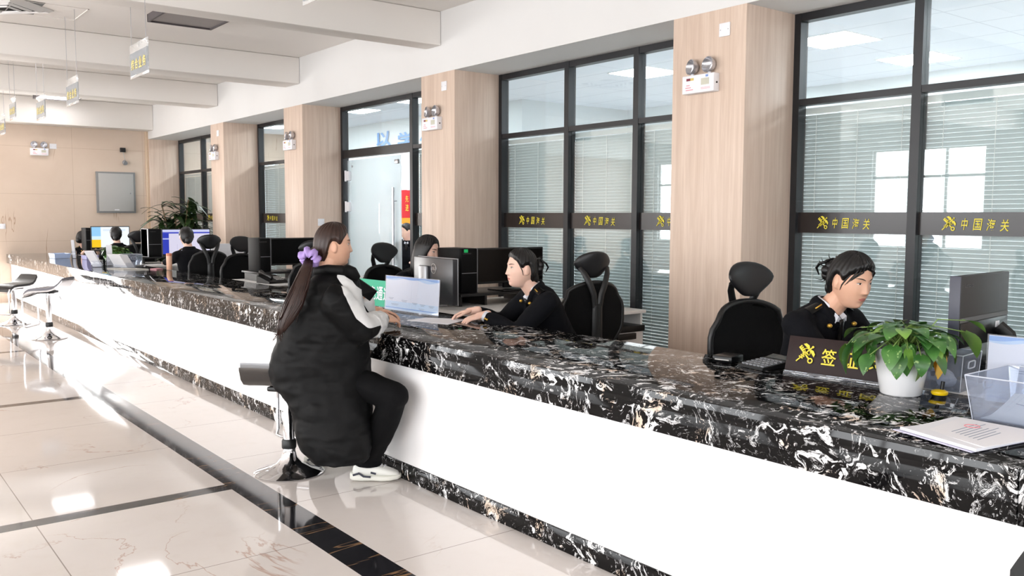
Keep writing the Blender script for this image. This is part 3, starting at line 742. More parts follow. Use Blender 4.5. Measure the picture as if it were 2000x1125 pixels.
white_scr = screen_img('bright_white_screen', [C(240, 248, 255), (0, .24, .55, 1, C(150, 205, 245)), (0, .24, 0, .38, C(246, 200, 40)), (0, .24, .38, .55, C(214, 238, 250)), (.3, .9, .8, .9, C(220, 232, 250))], 1.15)
def monitor(lab, loc, rz, w, h, zb, face, mtd, name='computer_monitor', bez=None, stand=True, zs=.925, stripe=False):
    """screen faces local -y; zb = bottom of the panel above the floor, zs = what the stand rests on"""
    t = thing(name, lab, 'monitor', (loc[0], loc[1], zs), rz); z0 = zb-zs
    hs = B().box(-w/2, w/2, -.005, .035, z0, z0+h, .006); obj('housing', hs, bez or M['black'], t)
    obj('screen', B().box(-w/2+.012, w/2-.012, -.007, -.004, z0+.018, z0+h-.012), face, t)
    b = B(); b.box(-.04, .04, .03, .06, max(z0-.04, .008), z0+h*.55, .008); obj('neck', b, mtd, t)
    obj('stand_base', B().box(-.13, .13, -.08, .13, 0, .012, .005), mtd, t)
    return t, z0
def tower(lab, loc, zs, w=.165, h=.37, sticker=False):
    t = thing('computer_tower', lab, 'computer', (loc[0], loc[1], zs))
    obj('case', B().box(-w/2, w/2, 0, .30, 0, h, .004), M['tower'], t)
    obj('front_panel', B().box(-w/2+.004, w/2-.004, -.012, 0, .004, h-.004, .003), M['tower'], t)
    obj('edge_strip', B().box(w/2-.006, w/2, -.014, .30, 0, h), mat('grey_edge', C(120, 120, 124), .35, .5), t)
    obj('seam', B().box(-w/2+.01, w/2-.008, -.0135, -.012, h*.44, h*.44+.004), M['silver'], t)
    b = text(B(), 'Lenovo', frame(V((-.02, -.0125, h-.036)), V((1, 0, 0)), V((0, 0, 1)), V((0, -1, 0))), .075, .014); obj('lettering', b, M['dim'], t, smooth=0)
    if sticker: obj('green_sticker', B().box(-w/2+.03, -w/2+.065, -.0135, -.011, h-.03, h-.006), mat('green_sticker', C(30, 200, 110), .5), t)
    return t
M['dim'] = mat('dim_print', C(70, 68, 68), .5)
# the two at the middle desk
S2Y = 5.45
px = lambda x, Y: onY(x, 480, Y).x
xa, xb, xc = px(898, S2Y), px(931, S2Y), px(1060, S2Y)
zt = onY(930, 485, S2Y).z
tower('black computer tower with a green sticker beside the switched-off screen', ((xa+xb)/2, S2Y, 0), .925, xb-xa, zt-.925, True)
monitor('switched-off black screen behind the woman leaning on the counter', ((xb+xc)/2, S2Y, 0), 0, xc-xb, zt-.985, .985, M['screen_off'], M['black'])
S4Y = 8.75
xa, xb = px(506, S4Y), px(528, S4Y); xc = xb+.60; zt = onY(528, 465, S4Y).z
tower('black computer tower next to the dark screen behind the ponytail', ((xa+xb)/2, S4Y, 0), .925, xb-xa, zt-.925)
monitor('switched-off black screen partly hidden by the visitor\'s ponytail', ((xb+xc)/2, S4Y, 0), 0, xc-xb, zt-.985, .985, M['screen_off'], M['black'])
S6Y = 12.75
xa, xb, xc = px(288, S6Y), px(316, S6Y), px(411, S6Y); zt = onY(316, 447, S6Y).z
tw = tower('black computer tower with pale edges beside the lit blue screen', ((xa+xb)/2, S6Y, 0), .925, xb-xa, zt-.925)
obj('edge_strip', B().box(-(xb-xa)/2, -(xb-xa)/2+.012, -.014, .3, 0, zt-.925), M['white_plastic'], tw)
monitor('lit screen with a blue side bar, in front of a dark-haired clerk', ((xb+xc)/2, S6Y, 0), 0, xc-xb, zt-.94, .94, blue_scr, M['black'])
S7Y = 15.75
xa, xb, xc = px(168, S7Y), px(178, S7Y), px(254, S7Y); zt = onY(200, 442, S7Y).z
tower('narrow black computer tower beside the bright white screen', ((xa+xb)/2, S7Y, 0), .925, xb-xa, zt-.95)
monitor('bright white screen with a yellow flower picture, farthest of the screens', ((xb+xc)/2, S7Y, 0), 0, xc-xb, zt-.95, .95, white_scr, M['black'])
# monitor with its back to the visitors (middle desk)
pr, pl = at(882, 508, 6.26), at(806, 502, 6.74); mid = (pr+pl)/2; dv = (pl-pr); wd = V((dv.x, dv.y)).length
rz = math.atan2(dv.y, dv.x)
mt_ = thing('computer_monitor', 'grey-backed monitor with a ringed logo, turned towards the long-haired woman', 'monitor', (mid.x+.03, mid.y, .83), rz)
h = .33; z0 = 1.196-.83-h
hb = B().box(-wd/2, wd/2, -.02, .02, z0, z0+h, .006); obj('housing', hb, mat('charcoal_plastic', C(46, 46, 50), .3), mt_)
obj('bezel', B().box(-wd/2-.004, wd/2+.004, -.028, -.018, z0-.004, z0+h+.004, .004), M['silver'], mt_)
obj('screen', B().box(-wd/2+.015, wd/2-.015, -.03, -.027, z0+.015, z0+h-.015), M['screen_off'], mt_)
b = B(); b.box(.05, .17, .02, .05, z0-.05, z0+h-.06, .012); obj('stand_arm', b, M['silver'], mt_)
obj('stand_base', B().box(-.02, .24, -.10, .12, 0, .015, .006), M['silver'], mt_)
b = B(); lx, lz = -.02, z0+h*.76
b.tube([(lx+.036*math.cos(a), .0215, lz+.036*math.sin(a)) for a in [k*PI/12 for k in range(25)]], .0028, 6)
text(b, 'DELL', frame(V((lx, .022, lz)), V((-1, 0, 0)), V((0, 0, 1)), V((0, 1, 0))), .05, .02, .01); obj('ring_logo', b, M['steel'], mt_, smooth=0)
# monitor at the near end, back to the camera
a1, a2 = at(1877, 541, 3.45), at(1972, 529, 3.80)
dv = a2-a1; wd = V((dv.x, dv.y)).length; mid = (a1+a2)/2; rz = math.atan2(dv.y, dv.x); ztop = mid.z; zbot = 1.0
nm = thing('computer_monitor', 'black monitor at the near end seen from behind, above the pothos', 'monitor', (mid.x, mid.y, .925), rz)
hh = ztop-.985; z0 = .06
obj('housing', B().box(-wd/2, wd/2, 0, .035, z0, z0+hh, .004), mat('soft_black_back', C(40, 38, 38), .55), nm)
obj('edge', B().box(-wd/2-.006, -wd/2+.001, -.002, .04, z0, z0+hh, .002), mat('blue_grey_edge', C(56, 58, 72), .4), nm)
obj('stripe', B().box(-wd/2+.004, wd/2-.004, -.002, .001, z0+hh*.36, z0+hh*.42), mat('stripe_grey', C(74, 72, 72), .45), nm)
obj('lower_cover', B().box(-wd/2+.01, wd/2-.01, -.004, .0, z0+.004, z0+hh*.35, .003), M['satin_black'], nm)
obj('screen', B().box(-wd/2+.012, wd/2-.012, .034, .038, z0+.015, z0+hh-.012), M['screen_off'], nm)
b = text(B(), 'Lenovo', frame(V((-wd/2+.085, -.001, z0+hh*.87)), V((1, 0, 0)), V((0, 0, 1)), V((0, -1, 0))), .085, .016); obj('lettering', b, M['dim'], nm, smooth=0)
obj('label_plate', B().box(wd/2-.15, wd/2-.11, -.006, -.003, z0+.06, z0+.085), M['white_plastic'], nm)
b = B(); b.tube([(.13, -.01, z0+.06), (.13, -.05, z0+.03), (.14, -.07, .01)], [(.03, .018)]*3, 8); b.box(-.12, .2, -.10, .12, 0, .012, .004); obj('stand', b, M['black'], nm)
t = thing('keyboard', 'black and silver keyboard below the near-end monitor', 'keyboard', (3.90, 1.49, .925), .05)
obj('body', B().box(-.21, .21, -.07, .07, .002, .018, .004), M['silver'], t)
b = B()
for r in range(5):
    for k in range(15): b.box(-.20+k*.0268, -.20+k*.0268+.022, -.058+r*.024, -.058+r*.024+.019, .018, .026)
obj('keys', b, M['black'], t, smooth=0)
# ------------------------------------------------------------------ things on the counter
Z0 = ZT_C
def board(p0, p1, lean=0.):
    """frame of a standing board whose foot runs p0 -> p1 (left to right as read) ; z axis = its face"""
    x = V((p1[0]-p0[0], p1[1]-p0[1], 0)); L = x.length; x.normalize(); n = x.cross(V((0, 0, 1)))
    y = (V((0, 0, 1))*math.cos(lean)-n*math.sin(lean)).normalized(); n = x.cross(y)
    return frame(V((p0[0], p0[1], Z0)), x, y, n), L
# near name plate
mx, L = board((3.262, 2.262), (3.318, 1.80), .28); h = .165
t = thing('name_plate', 'dark brown desk sign with yellow emblem and characters, half behind the white pot', 'sign', mx.translation, rot=mx.to_3x3())
obj('plate', B().box(0, L, .014, h, -.003, .003, .001), M['brown_plate'], t)
obj('acrylic_sheet', B().box(-.004, L+.004, 0, .014, -.003, .004, .001), M['acrylic'], t)
b = B(); b.M = Matrix.Rotation(.28, 4, 'X'); b.box(-.004, L+.004, .0005, .004, -.07, .0); obj('foot', b, M['acrylic'], t)
b = emblem(B(), Matrix.Translation((.083, .092, .0075)), .075); obj('emblem', b, M['yellow'], t, smooth=0)
for i, ch in enumerate('签证岗'):
    obj('character', text(B(), ch, Matrix.Translation((.19+.097*i, .088-.001*i, .0075)), .064, .068, .012), M['yellow'], t, smooth=0)
# green card
mx, L = board((3.19, 6.08), (3.215, 5.53), .10)
t = thing('green_channel_sign', 'green card with white characters, between the visitor and the white notice stand', 'sign', mx.translation, rot=mx.to_3x3())
obj('card', B().box(0, L, .012, .20, -.003, .003), M['green_card'], t)
b = B(); b.M = Matrix.Rotation(.10, 4, 'X'); b.box(-.01, L+.01, .0005, .012, -.05, .006, .003); obj('foot', b, M['acrylic'], t)
for i, ch in enumerate('绿色通道'):
    obj('character', text(B(), ch, Matrix.Translation((.205+.092*i, .105, .0045)), .085, .10, .014), M['paper'], t, smooth=0)
# white notice stands with printed blue wave, captions and empty code fields
wave_b = mat('wave_blue', C(120, 168, 226), .5); wave_l = mat('wave_pale', C(188, 214, 240), .5); ink = mat('caption_grey', C(140, 150, 168), .6)
lower = mat('pale_blue_print', C(206, 228, 246), .5)
def notice(lab, p0, p1, h, folds, fields, lean=.06, foot=True):
    mx, L = board(p0, p1, lean)
    t = thing('notice_stand', lab, 'notice stand', mx.translation, rot=mx.to_3x3())
    obj('sheet', B().box(0, L, .012, h, -.002, .002), M['paper'], t)
    b = B(); b.M = Matrix.Translation((0, 0, .0026)); n = 24
    for i in range(n):
        x0, x1 = L*i/n, L*(i+1)/n; f = lambda x: h-.012-.016*math.sin(x/L*9+.6)*(.5+.5*x/L)
        b.quad((x0, f(x0)-.008, 0), (x1, f(x1)-.008, 0), (x1, h-.002, 0), (x0, h-.002, 0))
    obj('wave', b, wave_l, t, smooth=0)
    b = B(); b.M = Matrix.Translation((0, 0, .003))
    for i in range(n):
        x0, x1 = L*i/n, L*(i+1)/n; f = lambda x: h-.008-.012*abs(math.sin(x/L*7+1.2))
        b.quad((x0, f(x0), 0), (x1, f(x1), 0), (x1, h-.002, 0), (x0, h-.002, 0))
    b.box(.01, L-.01, .026, .033, -.001, .0005)
    obj('blue_print', b, wave_b, t, smooth=0)
    obj('lower_tint', B().box(.004, L-.004, .014, .075, .0021, .0024), lower, t)
    b = B()
    for x, y, w in fields:
        for k in range(2): b.box(x-w/2+.01*k, x+w/2-.01*k, y-.008*k, y-.008*k+.003, .0022, .003)
    obj('captions', b, ink, t, smooth=0)
    if folds: obj('fold', B().box(L*.5-.001, L*.5+.001, .012, h, .002, .0028), M['white_plastic'], t)
    obj('acrylic_cover', B().box(-.004, L+.004, 0, h+.004, .0045, .007), M['acrylic'], t)
    if foot: b = B(); b.M = Matrix.Rotation(lean, 4, 'X'); b.box(-.004, L+.03, .0005, .004, -.09, .005); obj('foot', b, M['acrylic'], t)
notice('wide white notice stand with a blue wave along its top, by the visitor\'s hands', (3.154, 5.51), (3.196, 4.884), .25, True,
       [(.075, .095, .06), (.235, .085, .07), (.36, .075, .06), (.45, .07, .06), (.55, .066, .06), (.12, .055, .09), (.44, .04, .06)])
notice('white notice stand behind the clear box at the picture edge', (3.30, 1.44), (3.33, 1.04), .25, False, [(.12, .13, .08), (.12, .05, .08)])
# sheet of paper under the clerk's hands
def sheet(lab, pts, name='paper_sheet', th=.0025, m=None, z=None, cat='paper'):
    z = (Z0 if z is None else z)+.0006; b = B(); c = sum((V((p[0], p[1], 0)) for p in pts), V())/len(pts); c.z = z
    lo = [b.v((p[0]-c.x, p[1]-c.y, 0)) for p in pts]; hi = [b.v((p[0]-c.x, p[1]-c.y, th)) for p in pts]
    b.f(lo[::-1]); b.f(hi)
    for i in range(len(pts)): j = (i+1) % len(pts); b.f([lo[i], lo[j], hi[j], hi[i]])
    o = obj(name, b, m or M['paper'], smooth=0); o.location = c; return tag(o, lab, cat)
sheet('white sheet of paper lying under the leaning clerk\'s hands', [(2.955, 4.88), (3.13, 4.93), (3.30, 4.69), (3.04, 4.54)])
sheet('pale blue sheet at the counter edge, cut off by the picture edge', [(2.56, .96), (2.76, .985), (2.80, .72), (2.58, .70)], m=lower)
# open file with papers
t = thing('document_file', 'pale lilac file with printed pages, lying open in front of the clear box', 'file', (2.76, 1.24, Z0))
c = V((2.76, 1.24, 0))
def pad(pts, z0, z1, curl=0.):
    b = B(); n = 8; A, Bq, Cq, D = [V((p[0], p[1], 0))-c for p in pts]
    top, bot = [], []
    for i in range(n+1):
        u = i/n; l = A.lerp(D, u); r = Bq.lerp(Cq, u); row = [l.lerp(r, k/n) for k in range(n+1)]
        lift = [curl*(max(0, .5-k/n)*2)**2*(1-u) for k in range(n+1)]
        top.append([p+V((0, 0, z1+q)) for p, q in zip(row, lift)]); bot.append([p+V((0, 0, z0+q)) for p, q in zip(row, lift)])
    b.loft([a+d[::-1] for a, d in zip(top, bot)]); return b
obj('cover', pad([(2.60, 1.405), (2.95, 1.395), (2.94, 1.09), (2.565, 1.15)], .001, .004, .012), M['lilac_paper'], t)
obj('inner_pages', pad([(2.615, 1.39), (2.94, 1.375), (2.935, 1.085), (2.57, 1.14)], .005, .014, .01), M['paper'], t)
pg = obj('printed_page', pad([(2.67, 1.335), (2.93, 1.35), (2.92, 1.06), (2.60, 1.13)], .0145, .0165), mat('page_white', C(240, 238, 242), .6, var=.01), t)
b = B()
for i in range(7):
    u = .15+.1*i; p = V((2.70, 1.30, 0)).lerp(V((2.63, 1.14, 0)), u)-c
    b.M = Matrix.Translation((p.x+.02, p.y, .0168)) @ Matrix.Rotation(-.02, 4, 'Z'); b.box(0, .16+.03*math.sin(i*2), -.0015, .0015, 0, .0004)
obj('print', b, ink, pg, smooth=0)
b = B(); b.tube([V((2.83, 1.27, .0172))-V((2.76, 1.24, 0))+V((.022*math.cos(a), .022*math.sin(a), 0)) for a in [k*PI/10 for k in range(21)]], .0014, 4); obj('red_stamp', b, mat('red_ink', C(222, 130, 140), .6), pg)
# clear acrylic boxes
def acrylic_box(lab, c, sx, sy, h, rz=0, taper=.88, slot='y'):
    t = thing('acrylic_box', lab, 'box', (c[0], c[1], c[2]), rz, 'clear acrylic boxes')
    def ring(s, z): return [V((s*x*sx/2, s*y*sy/2, z)) for x, y in ((-1, -1), (1, -1), (1, 1), (-1, 1))]
    def ring_i(s, z, w=.004): return [V((q.x-math.copysign(w, q.x), q.y-math.copysign(w, q.y), z)) for q in ring(s, z)]
    b = B(); b.loft([ring(taper, .001), ring(1, h), ring_i(1, h), ring_i(taper, .006)]); obj('tray', b, M['acrylic_box'], t, smooth=20)
    b = B(); b.tube(ring(1, h)+[ring(1, h)[0]], .0022, 4); obj('rim', b, M['acrylic_edge'], t)
    for p, q in zip(ring(taper, .004), ring(1, h)): obj('corner_edge', B().tube([p, q], .0016, 4), M['acrylic_edge'], t)
    w = .035
    for s in (1, -1):
        b = B(); pts = []
        for k in range(25):
            a = k*PI/12; q = V((w*math.copysign(abs(math.cos(a))**.4, math.cos(a)), 0, h*.70+.014*math.copysign(abs(math.sin(a))**.4, math.sin(a))))
            f = lerp(taper, 1, q.z/h)
            pts.append((q.x, s*(f*sy/2+.001), q.z) if slot == 'y' else (s*(f*sx/2+.001), q.x, q.z))
        b.tube(pts, .0028, 6); obj('slot_rim', b, M['acrylic_edge'], t)
    return t
M['acrylic_edge'] = mat('acrylic_edge', C(196, 202, 214), .2)
t2 = acrylic_box('clear acrylic box with a curling printed sheet, in front of the notice stand', (3.11, 1.165, Z0), .32, .38, .155)
rows = []
for i in range(11):
    u = i/10; x = -.125+.25*u; z = .012+.085*max(0, u-.25)**1.3
    rows.append([V((x, -.15+.30*k/6, z+.01*math.sin(k*.7)*u)) for k in range(7)])
sh = B(); sh.grid(rows); sh.grid([[p+V((0, 0, -.003)) for p in r] for r in rows])
o = tag(obj('paper_sheet', sh, mat('pale_print', C(222, 232, 242), .6, var=.02)), 'pale blue printed sheet curling up inside the clear box', 'paper'); o.location = (3.11, 1.165, Z0+.003)
b = B()
for i in range(3):
    p = rows[4+i][2+i]; b.tube([p+V((0, 0, .002)), p+V((.012, .03, .006)), p+V((.02, .06, .007))], .0012, 4)
obj('print', b, ink, o)
acrylic_box('clear acrylic box with crumpled white paper, behind the white flower pot', (3.50, 1.685, Z0), .20, .20, .145, .1, .9, 'y')
rnd = random.Random(4)
for k, (dx, dy, dz, r) in enumerate(((-.03, -.02, .03, .045), (.04, .02, .032, .042), (-.02, .045, .075, .035))):
    b = B(); b.ell((0, 0, 0), (r, r*.8, r*.62), nu=14, nv=10)
    for v in b.bm.verts: v.co *= 1+.22*noise.noise(v.co*38+V((k*7, 0, 0)))
    o = obj('crumpled_paper', b, M['paper'], smooth=20); o.location = (3.50+dx, 1.685+dy, Z0+.006+dz)
    tag(o, 'crumpled white paper in the clear box behind the flower pot', 'paper', 'crumpled papers in the clear box')
# yellow hand stamp
t = thing('hand_stamp', 'round yellow stamp with a black stick, on the marble behind the lilac file', 'stamp', (3.288, 1.60, Z0))
obj('rubber_base', B().lathe([(.026, 0), (.027, .008), (.025, .011)], 24), M['black'], t)
obj('housing', B().lathe([(.027, .009), (.030, .015), (.029, .021), (.020, .026), (.006, .028)], 28), mat('bright_yellow', C(246, 206, 20), .35), t)
obj('stick', B().tube([(.008, -.004, .024), (.012, -.006, .058)], [.0065, .0075], 12), M['black'], t)
# calculator and card reader
t = thing('calculator', 'black desk calculator between the brown sign and the black chair', 'calculator', (3.335, 2.40, Z0), math.radians(-98))
b = B(); b.loft([[V((x, y, z)) for x, z in ((-.075, .002), (.075, .002), (.075, zt), (-.075, zt))] for y, zt in ((-.11, .012), (.05, .028), (.11, .042))]); obj('body', b, M['black'], t, smooth=20)
dsp = frame(V((0, .08, .0362)), V((1, 0, 0)), V((0, .974, .227)), V((0, -.227, .974)))
b = B(); b.M = dsp; b.box(-.06, .06, -.02, .02, 0, .002); obj('display', b, mat('calculator_display', C(86, 92, 92), .2), t)
b = B()
for r in range(5):
    for k in range(6):
        y = -.095+r*.028; z = .012+(y+.11)*.1
        b.box(-.065+k*.0225, -.065+k*.0225+.018, y, y+.02, z, z+.007)
obj('keys', b, mat('grey_keys', C(120, 122, 126), .5), t, smooth=0)
t = thing('card_reader', 'small black device lying beside the calculator', 'device', (3.30, 2.595, Z0), .2)
obj('body', B().box(-.06, .06, -.05, .05, .001, .035, .008), M['satin_black'], t); obj('slot', B().box(-.062, -.058, -.035, .035, .015, .02), M['grey'], t)

# ------------------------------------------------------------------ plants
def leaf_mat(name, c0, c1, spots=False):
    t = NT(name); c = t.co(); n = t.noi(c, 9, 3).outputs[0]; col = t.mix(t.step(n, .3, .7), c0, c1)
    if spots: col = t.mix(t.mt('MULTIPLY', t.step(t.noi(c, 45, 3).outputs[0], .62, .68), .6), col, C(170, 200, 130))
    t.P(Base_Color=col, Roughness=.32, Specular_IOR_Level=.5); return t.m
M['leaf'] = leaf_mat('pothos_leaf', C(38, 84, 34), C(78, 126, 58), True)
M['leaf_pale'] = leaf_mat('pothos_leaf_pale', C(92, 138, 52), C(124, 164, 72))
M['leaf_yellow'] = leaf_mat('pothos_leaf_yellow', C(222, 164, 40), C(236, 190, 70))
M['leaf_dark'] = leaf_mat('dracaena_leaf', C(28, 44, 26), C(62, 88, 44))
M['stem'] = mat('green_stem', C(120, 150, 74), .5)
def heart_leaf(b, base, d, up, L, droop=.35, fold=.18, width=.78):
    """one heart-shaped leaf from its base point along d"""
    d = d.normalized(); s = d.cross(up).normalized(); n = s.cross(d); rows = []
    for i in range(9):
        u = i/8; w = L*width*.5*(math.sin(PI*min(1, u**.62))**.8 if 0 < u < 1 else 0)*(1-.15*u)
        if i == 0: w = L*.10
        c = base + d*(L*u*math.cos(droop*u)) - n*(L*u*math.sin(droop*u))
        back = -L*.10*max(0, 1-u*5)
        rows.append([c + s*(w*k) + n*(fold*abs(w*k)-.25*fold*L*(k*k)*.2) + d*(back*abs(k)) for k in (-1, -.55, 0, .55, 1)])
    b.grid(rows)
def pothos(lab, loc, h, r0, r1, n, spread, L, seed, name='potted_pothos', extra=True):
    t = thing(name, lab, 'potted plant', loc)
    obj('pot', B().lathe([(r0*.9, 0), (r0, .006), (lerp(r0, r1, .55), h*.5), (r1, h), (r1*.96, h+.001), (r1*.93, h-.02), (r1*.9, h-.03)], 48), M['white_gloss'], t, 60)
    obj('soil', B().lathe([(r1*.92, h-.032), (r1*.5, h-.022), (.004, h-.02)], 24), mat('potting_soil', C(92, 66, 48), .9, var=.3, scale=80), t)
    rnd = random.Random(seed); lf, lp, st = B(), B(), B()
    def one(b, az, el, dist, L, dz, droop):
        root = V((rnd.uniform(-.4, .4)*r1, rnd.uniform(-.4, .4)*r1, h-.02))
        out = V((math.cos(az), math.sin(az), 0)); end = V((0, 0, h)) + out*dist + V((0, 0, dz))
        mid = root.lerp(end, .5)+V((0, 0, .03+dist*.15)); st.tube([root, mid, end], .0022, 5)
        dd = (out*math.cos(el)+V((0, 0, -math.sin(el)))+V((-math.sin(az), math.cos(az), 0))*rnd.uniform(-.35, .35))
        heart_leaf(b, end, dd, V((0, 0, 1)), L, droop)
    for k in range(n):
        f = k/n; az = k*2.39996+rnd.uniform(-.3, .3)
        if f < .4: dist, dz, el = rnd.uniform(.05, .7)*spread, rnd.uniform(.42, .74)*spread*.62, rnd.uniform(-.55, .35)
        elif f < .78: dist, dz, el = rnd.uniform(.3, .85)*spread, rnd.uniform(.1, .55)*spread*.62, rnd.uniform(-.2, .8)
        else: dist, dz, el = rnd.uniform(.5, .85)*spread, rnd.uniform(-.1, .15)*spread, rnd.uniform(.6, 1.3)
        one(lp if k % 9 == 4 else lf, az, el, dist, L*rnd.uniform(.75, 1.12), dz, rnd.uniform(.2, .6))
    if extra:
        for az, dist, dz, el, b, LL in ((-.63, .24, .06, .75, lp, .12), (-.5, .26, .10, .2, lp, .10), (2.5, .19, .02, 1.2, lf, .125), (-2.5, .12, .02, 1.35, lf, .11), (-2.0, .105, -.015, 1.45, lp, .10), (2.1, .2, .0, 1.25, lp, .09)):
            one(b, az, el, dist, LL, dz, .3)
        y = B()
        for az, dist, dz, LL in ((-.95, .125, -.01, .105), (-1.15, .118, .015, .115)): one(y, az, 1.45, dist, LL, dz, .15)
        obj('yellow_leaves', y, M['leaf_yellow'], t, 180)
    obj('leaves', lf, M['leaf'], t, 180); obj('pale_leaves', lp, M['leaf_pale'], t, 180); obj('stems', st, M['stem'], t, 180)
    return t
pothos('green pothos with a few yellow leaves in a white pot on the near counter', (3.22, 1.715, Z0), .178, .074, .101, 84, .205, .088, 11)
pothos('small green pothos in a white pot far down the counter', (3.28, 13.25, Z0), .13, .07, .09, 90, .20, .10, 5, extra=False)
t = thing('potted_dracaena', 'tall dark leafy plant in a pot before the far oak column', 'potted plant', (4.55, 14.55, 0))
obj('pot', B().lathe([(.14, 0), (.15, .01), (.19, .36), (.20, .38), (.18, .38), (.17, .33), (.02, .33)], 32), M['white_gloss'], t, 60)
rnd = random.Random(3); st, lf = B(), B()
for k in range(11):
    a = k*2.4; top = V((.24*math.cos(a), .24*math.sin(a), 1.0+.075*k)); st.tube([(.05*math.cos(a), .05*math.sin(a), .32), top*.5+V((0, 0, .25)), top], [.016, .013, .01], 7)
    for j in range(30):
        z = rnd.uniform(-.5, .04); az = j*2.4+rnd.random(); el = rnd.uniform(-.9, .5); o = top+V((0, 0, z))
        d = V((math.cos(az)*math.cos(el), math.sin(az)*math.cos(el), -math.sin(el))); L = rnd.uniform(.28, .46); s = d.cross(V((0, 0, 1))).normalized()
        lf.grid([[o+d*(L*u)-V((0, 0, L*.45*u*u))+s*(.040*math.sin(PI*(.12+.88*u))*q)+V((0, 0, .006*abs(q))) for q in (-1, 0, 1)] for u in (0, .2, .4, .6, .8, 1)])
obj('stems', st, mat('plant_cane', C(120, 100, 76), .8), t, 180); obj('leaves', lf, M['leaf_dark'], t, 180)

# ------------------------------------------------------------------ far end of the counter
t = thing('tumbler', 'peach-coloured tumbler standing in front of the lit blue screen', 'tumbler', (3.375, 11.18, Z0))
obj('body', B().lathe([(.030, .001), (.033, .006), (.034, .17), (.033, .172)], 24), mat('peach', C(232, 184, 156), .4), t, 50)
obj('lid', B().lathe([(.035, .172), (.035, .20), (.031, .205)], 24), mat('peach_lid', C(206, 128, 98), .4), t, 50)
t = thing('desk_phone', 'black desk phone by the counter edge, below the dark screen behind the ponytail', 'phone', (3.54, 8.42, .83), .2)
b = B(); b.loft([[V((x, y, z)) for x, z in ((-.11, .002), (.11, .002), (.11, q), (-.11, q))] for y, q in ((-.11, .02), (.11, .075))]); obj('base', b, M['black'], t, 20)
b = B(); b.tube([(-.075, -.10, .055), (-.075, -.08, .068), (-.075, 0, .085), (-.075, .08, .105), (-.075, .10, .102)], [(.026, .014), (.03, .018), (.016, .012), (.03, .018), (.026, .014)], 10); obj('handset', b, M['satin_black'], t)
b = B()
for r in range(4):
    for k in range(3): z = .024+(-.07+r*.03+.11)*.25; b.box(0+k*.03, .022+k*.03, -.08+r*.03, -.06+r*.03, z, z+.01)
obj('keys', b, M['grey'], t, smooth=0)
b = B()
pts = [(.09+.012*math.cos(k*1.3)+.004*k, .02+.05*math.sin(k*.13), .02+.012*math.sin(k*1.3)) for k in range(34)]
o = obj('red_cord', B().tube([(.10, .05, .012), (.16, .03, .008), (.24, -.01, .006), (.32, -.06, .006), (.42, -.05, .006)], .004, 6), M['red'], t)
def card_stack(lab, loc, w, d, h, lean, m, rz, name='brochure_holder', cat='brochure holder'):
    t = thing(name, lab, cat, loc, rz, 'holders and leaflets at the far end of the counter')
    b = B(); b.loft([[V((x, y, z)) for x, y in ((-w/2, -d/2+o), (w/2, -d/2+o), (w/2, d/2+o), (-w/2, d/2+o))] for z, o in ((.002, 0), (h, lean))]); obj('leaflets', b, m, t, 20)
    obj('holder', B().box(-w/2-.006, w/2+.006, -d/2-.006, d/2+.02, 0.001, h*.4, .003), M['acrylic'], t); return t
card_stack('white leaflet holder leaning at the far counter edge', (2.86, 12.5, Z0), .32, .10, .20, .10, M['paper'], 1.3)
card_stack('upright white leaflet holder, taller, in front of the far pothos', (3.05, 12.66, Z0), .15, .07, .27, .01, M['paper'], 1.35)
card_stack('white leaflet holder leaning beside the clear box, below the far pothos', (3.08, 12.05, Z0), .32, .10, .17, .10, M['white_plastic'], 1.8)
card_stack('thin white upright card at the far end of the counter', (3.12, 15.1, Z0), .12, .04, .28, .02, M['paper'], 1.3)
acrylic_box('clear acrylic box far down the counter beside the white leaflet holders', (3.26, 12.45, Z0), .22, .30, .15)
blue_pl = mat('blue_plastic', C(178, 196, 230), .4)
def tray(lab, loc, sx, sy, h, m, rz):
    t = thing('desk_tray', lab, 'tray', loc, rz)
    def R(s, z): return [V((x*s*sx/2, y*s*sy/2, z)) for x, y in ((-1, -1), (1, -1), (1, 1), (-1, 1))]
    obj('shell', B().loft([R(.9, .001), R(1, h), R(.97, h), R(.87, .006)]), m, t, 20)
    obj('papers', B().box(-sx*.4, sx*.4, -sy*.4, sy*.4, .007, h*.8), M['paper'], t)
tray('pale blue tray at the far end of the counter', (2.93, 15.2, Z0), .24, .30, .075, blue_pl, .1)
tray('lilac-blue tray beside the far dark screen', (3.22, 14.55, Z0), .18, .24, .06, mat('lilac_plastic', C(170, 168, 216), .4), .1)
sheet('loose sheet lying below the far leaflet holders', [(2.85, 12.0), (3.12, 11.75), (3.22, 11.5), (2.95, 11.6)], m=mat('cream_sheet', C(206, 202, 194), .6))
sheet('pink slip of paper next to the peach tumbler', [(3.25, 11.55), (3.36, 11.62), (3.38, 11.45), (3.28, 11.38)], m=mat('pink_paper', C(226, 160, 170), .6))
t = thing('pen_tray', 'dark pen tray with a beige edge on the counter beside the far clear box', 'pen tray', (3.24, 11.92, Z0), 1.2)
obj('tray', B().box(-.13, .13, -.05, .05, .001, .03, .008), M['black'], t); obj('edge', B().box(-.13, .13, -.056, -.05, .012, .03), M['paper'], t)
make_stool('stool with a black seat whose edge enters the lower picture corner', (2.175, .578, 0), dirz((.2, -1)), .605, 'black')
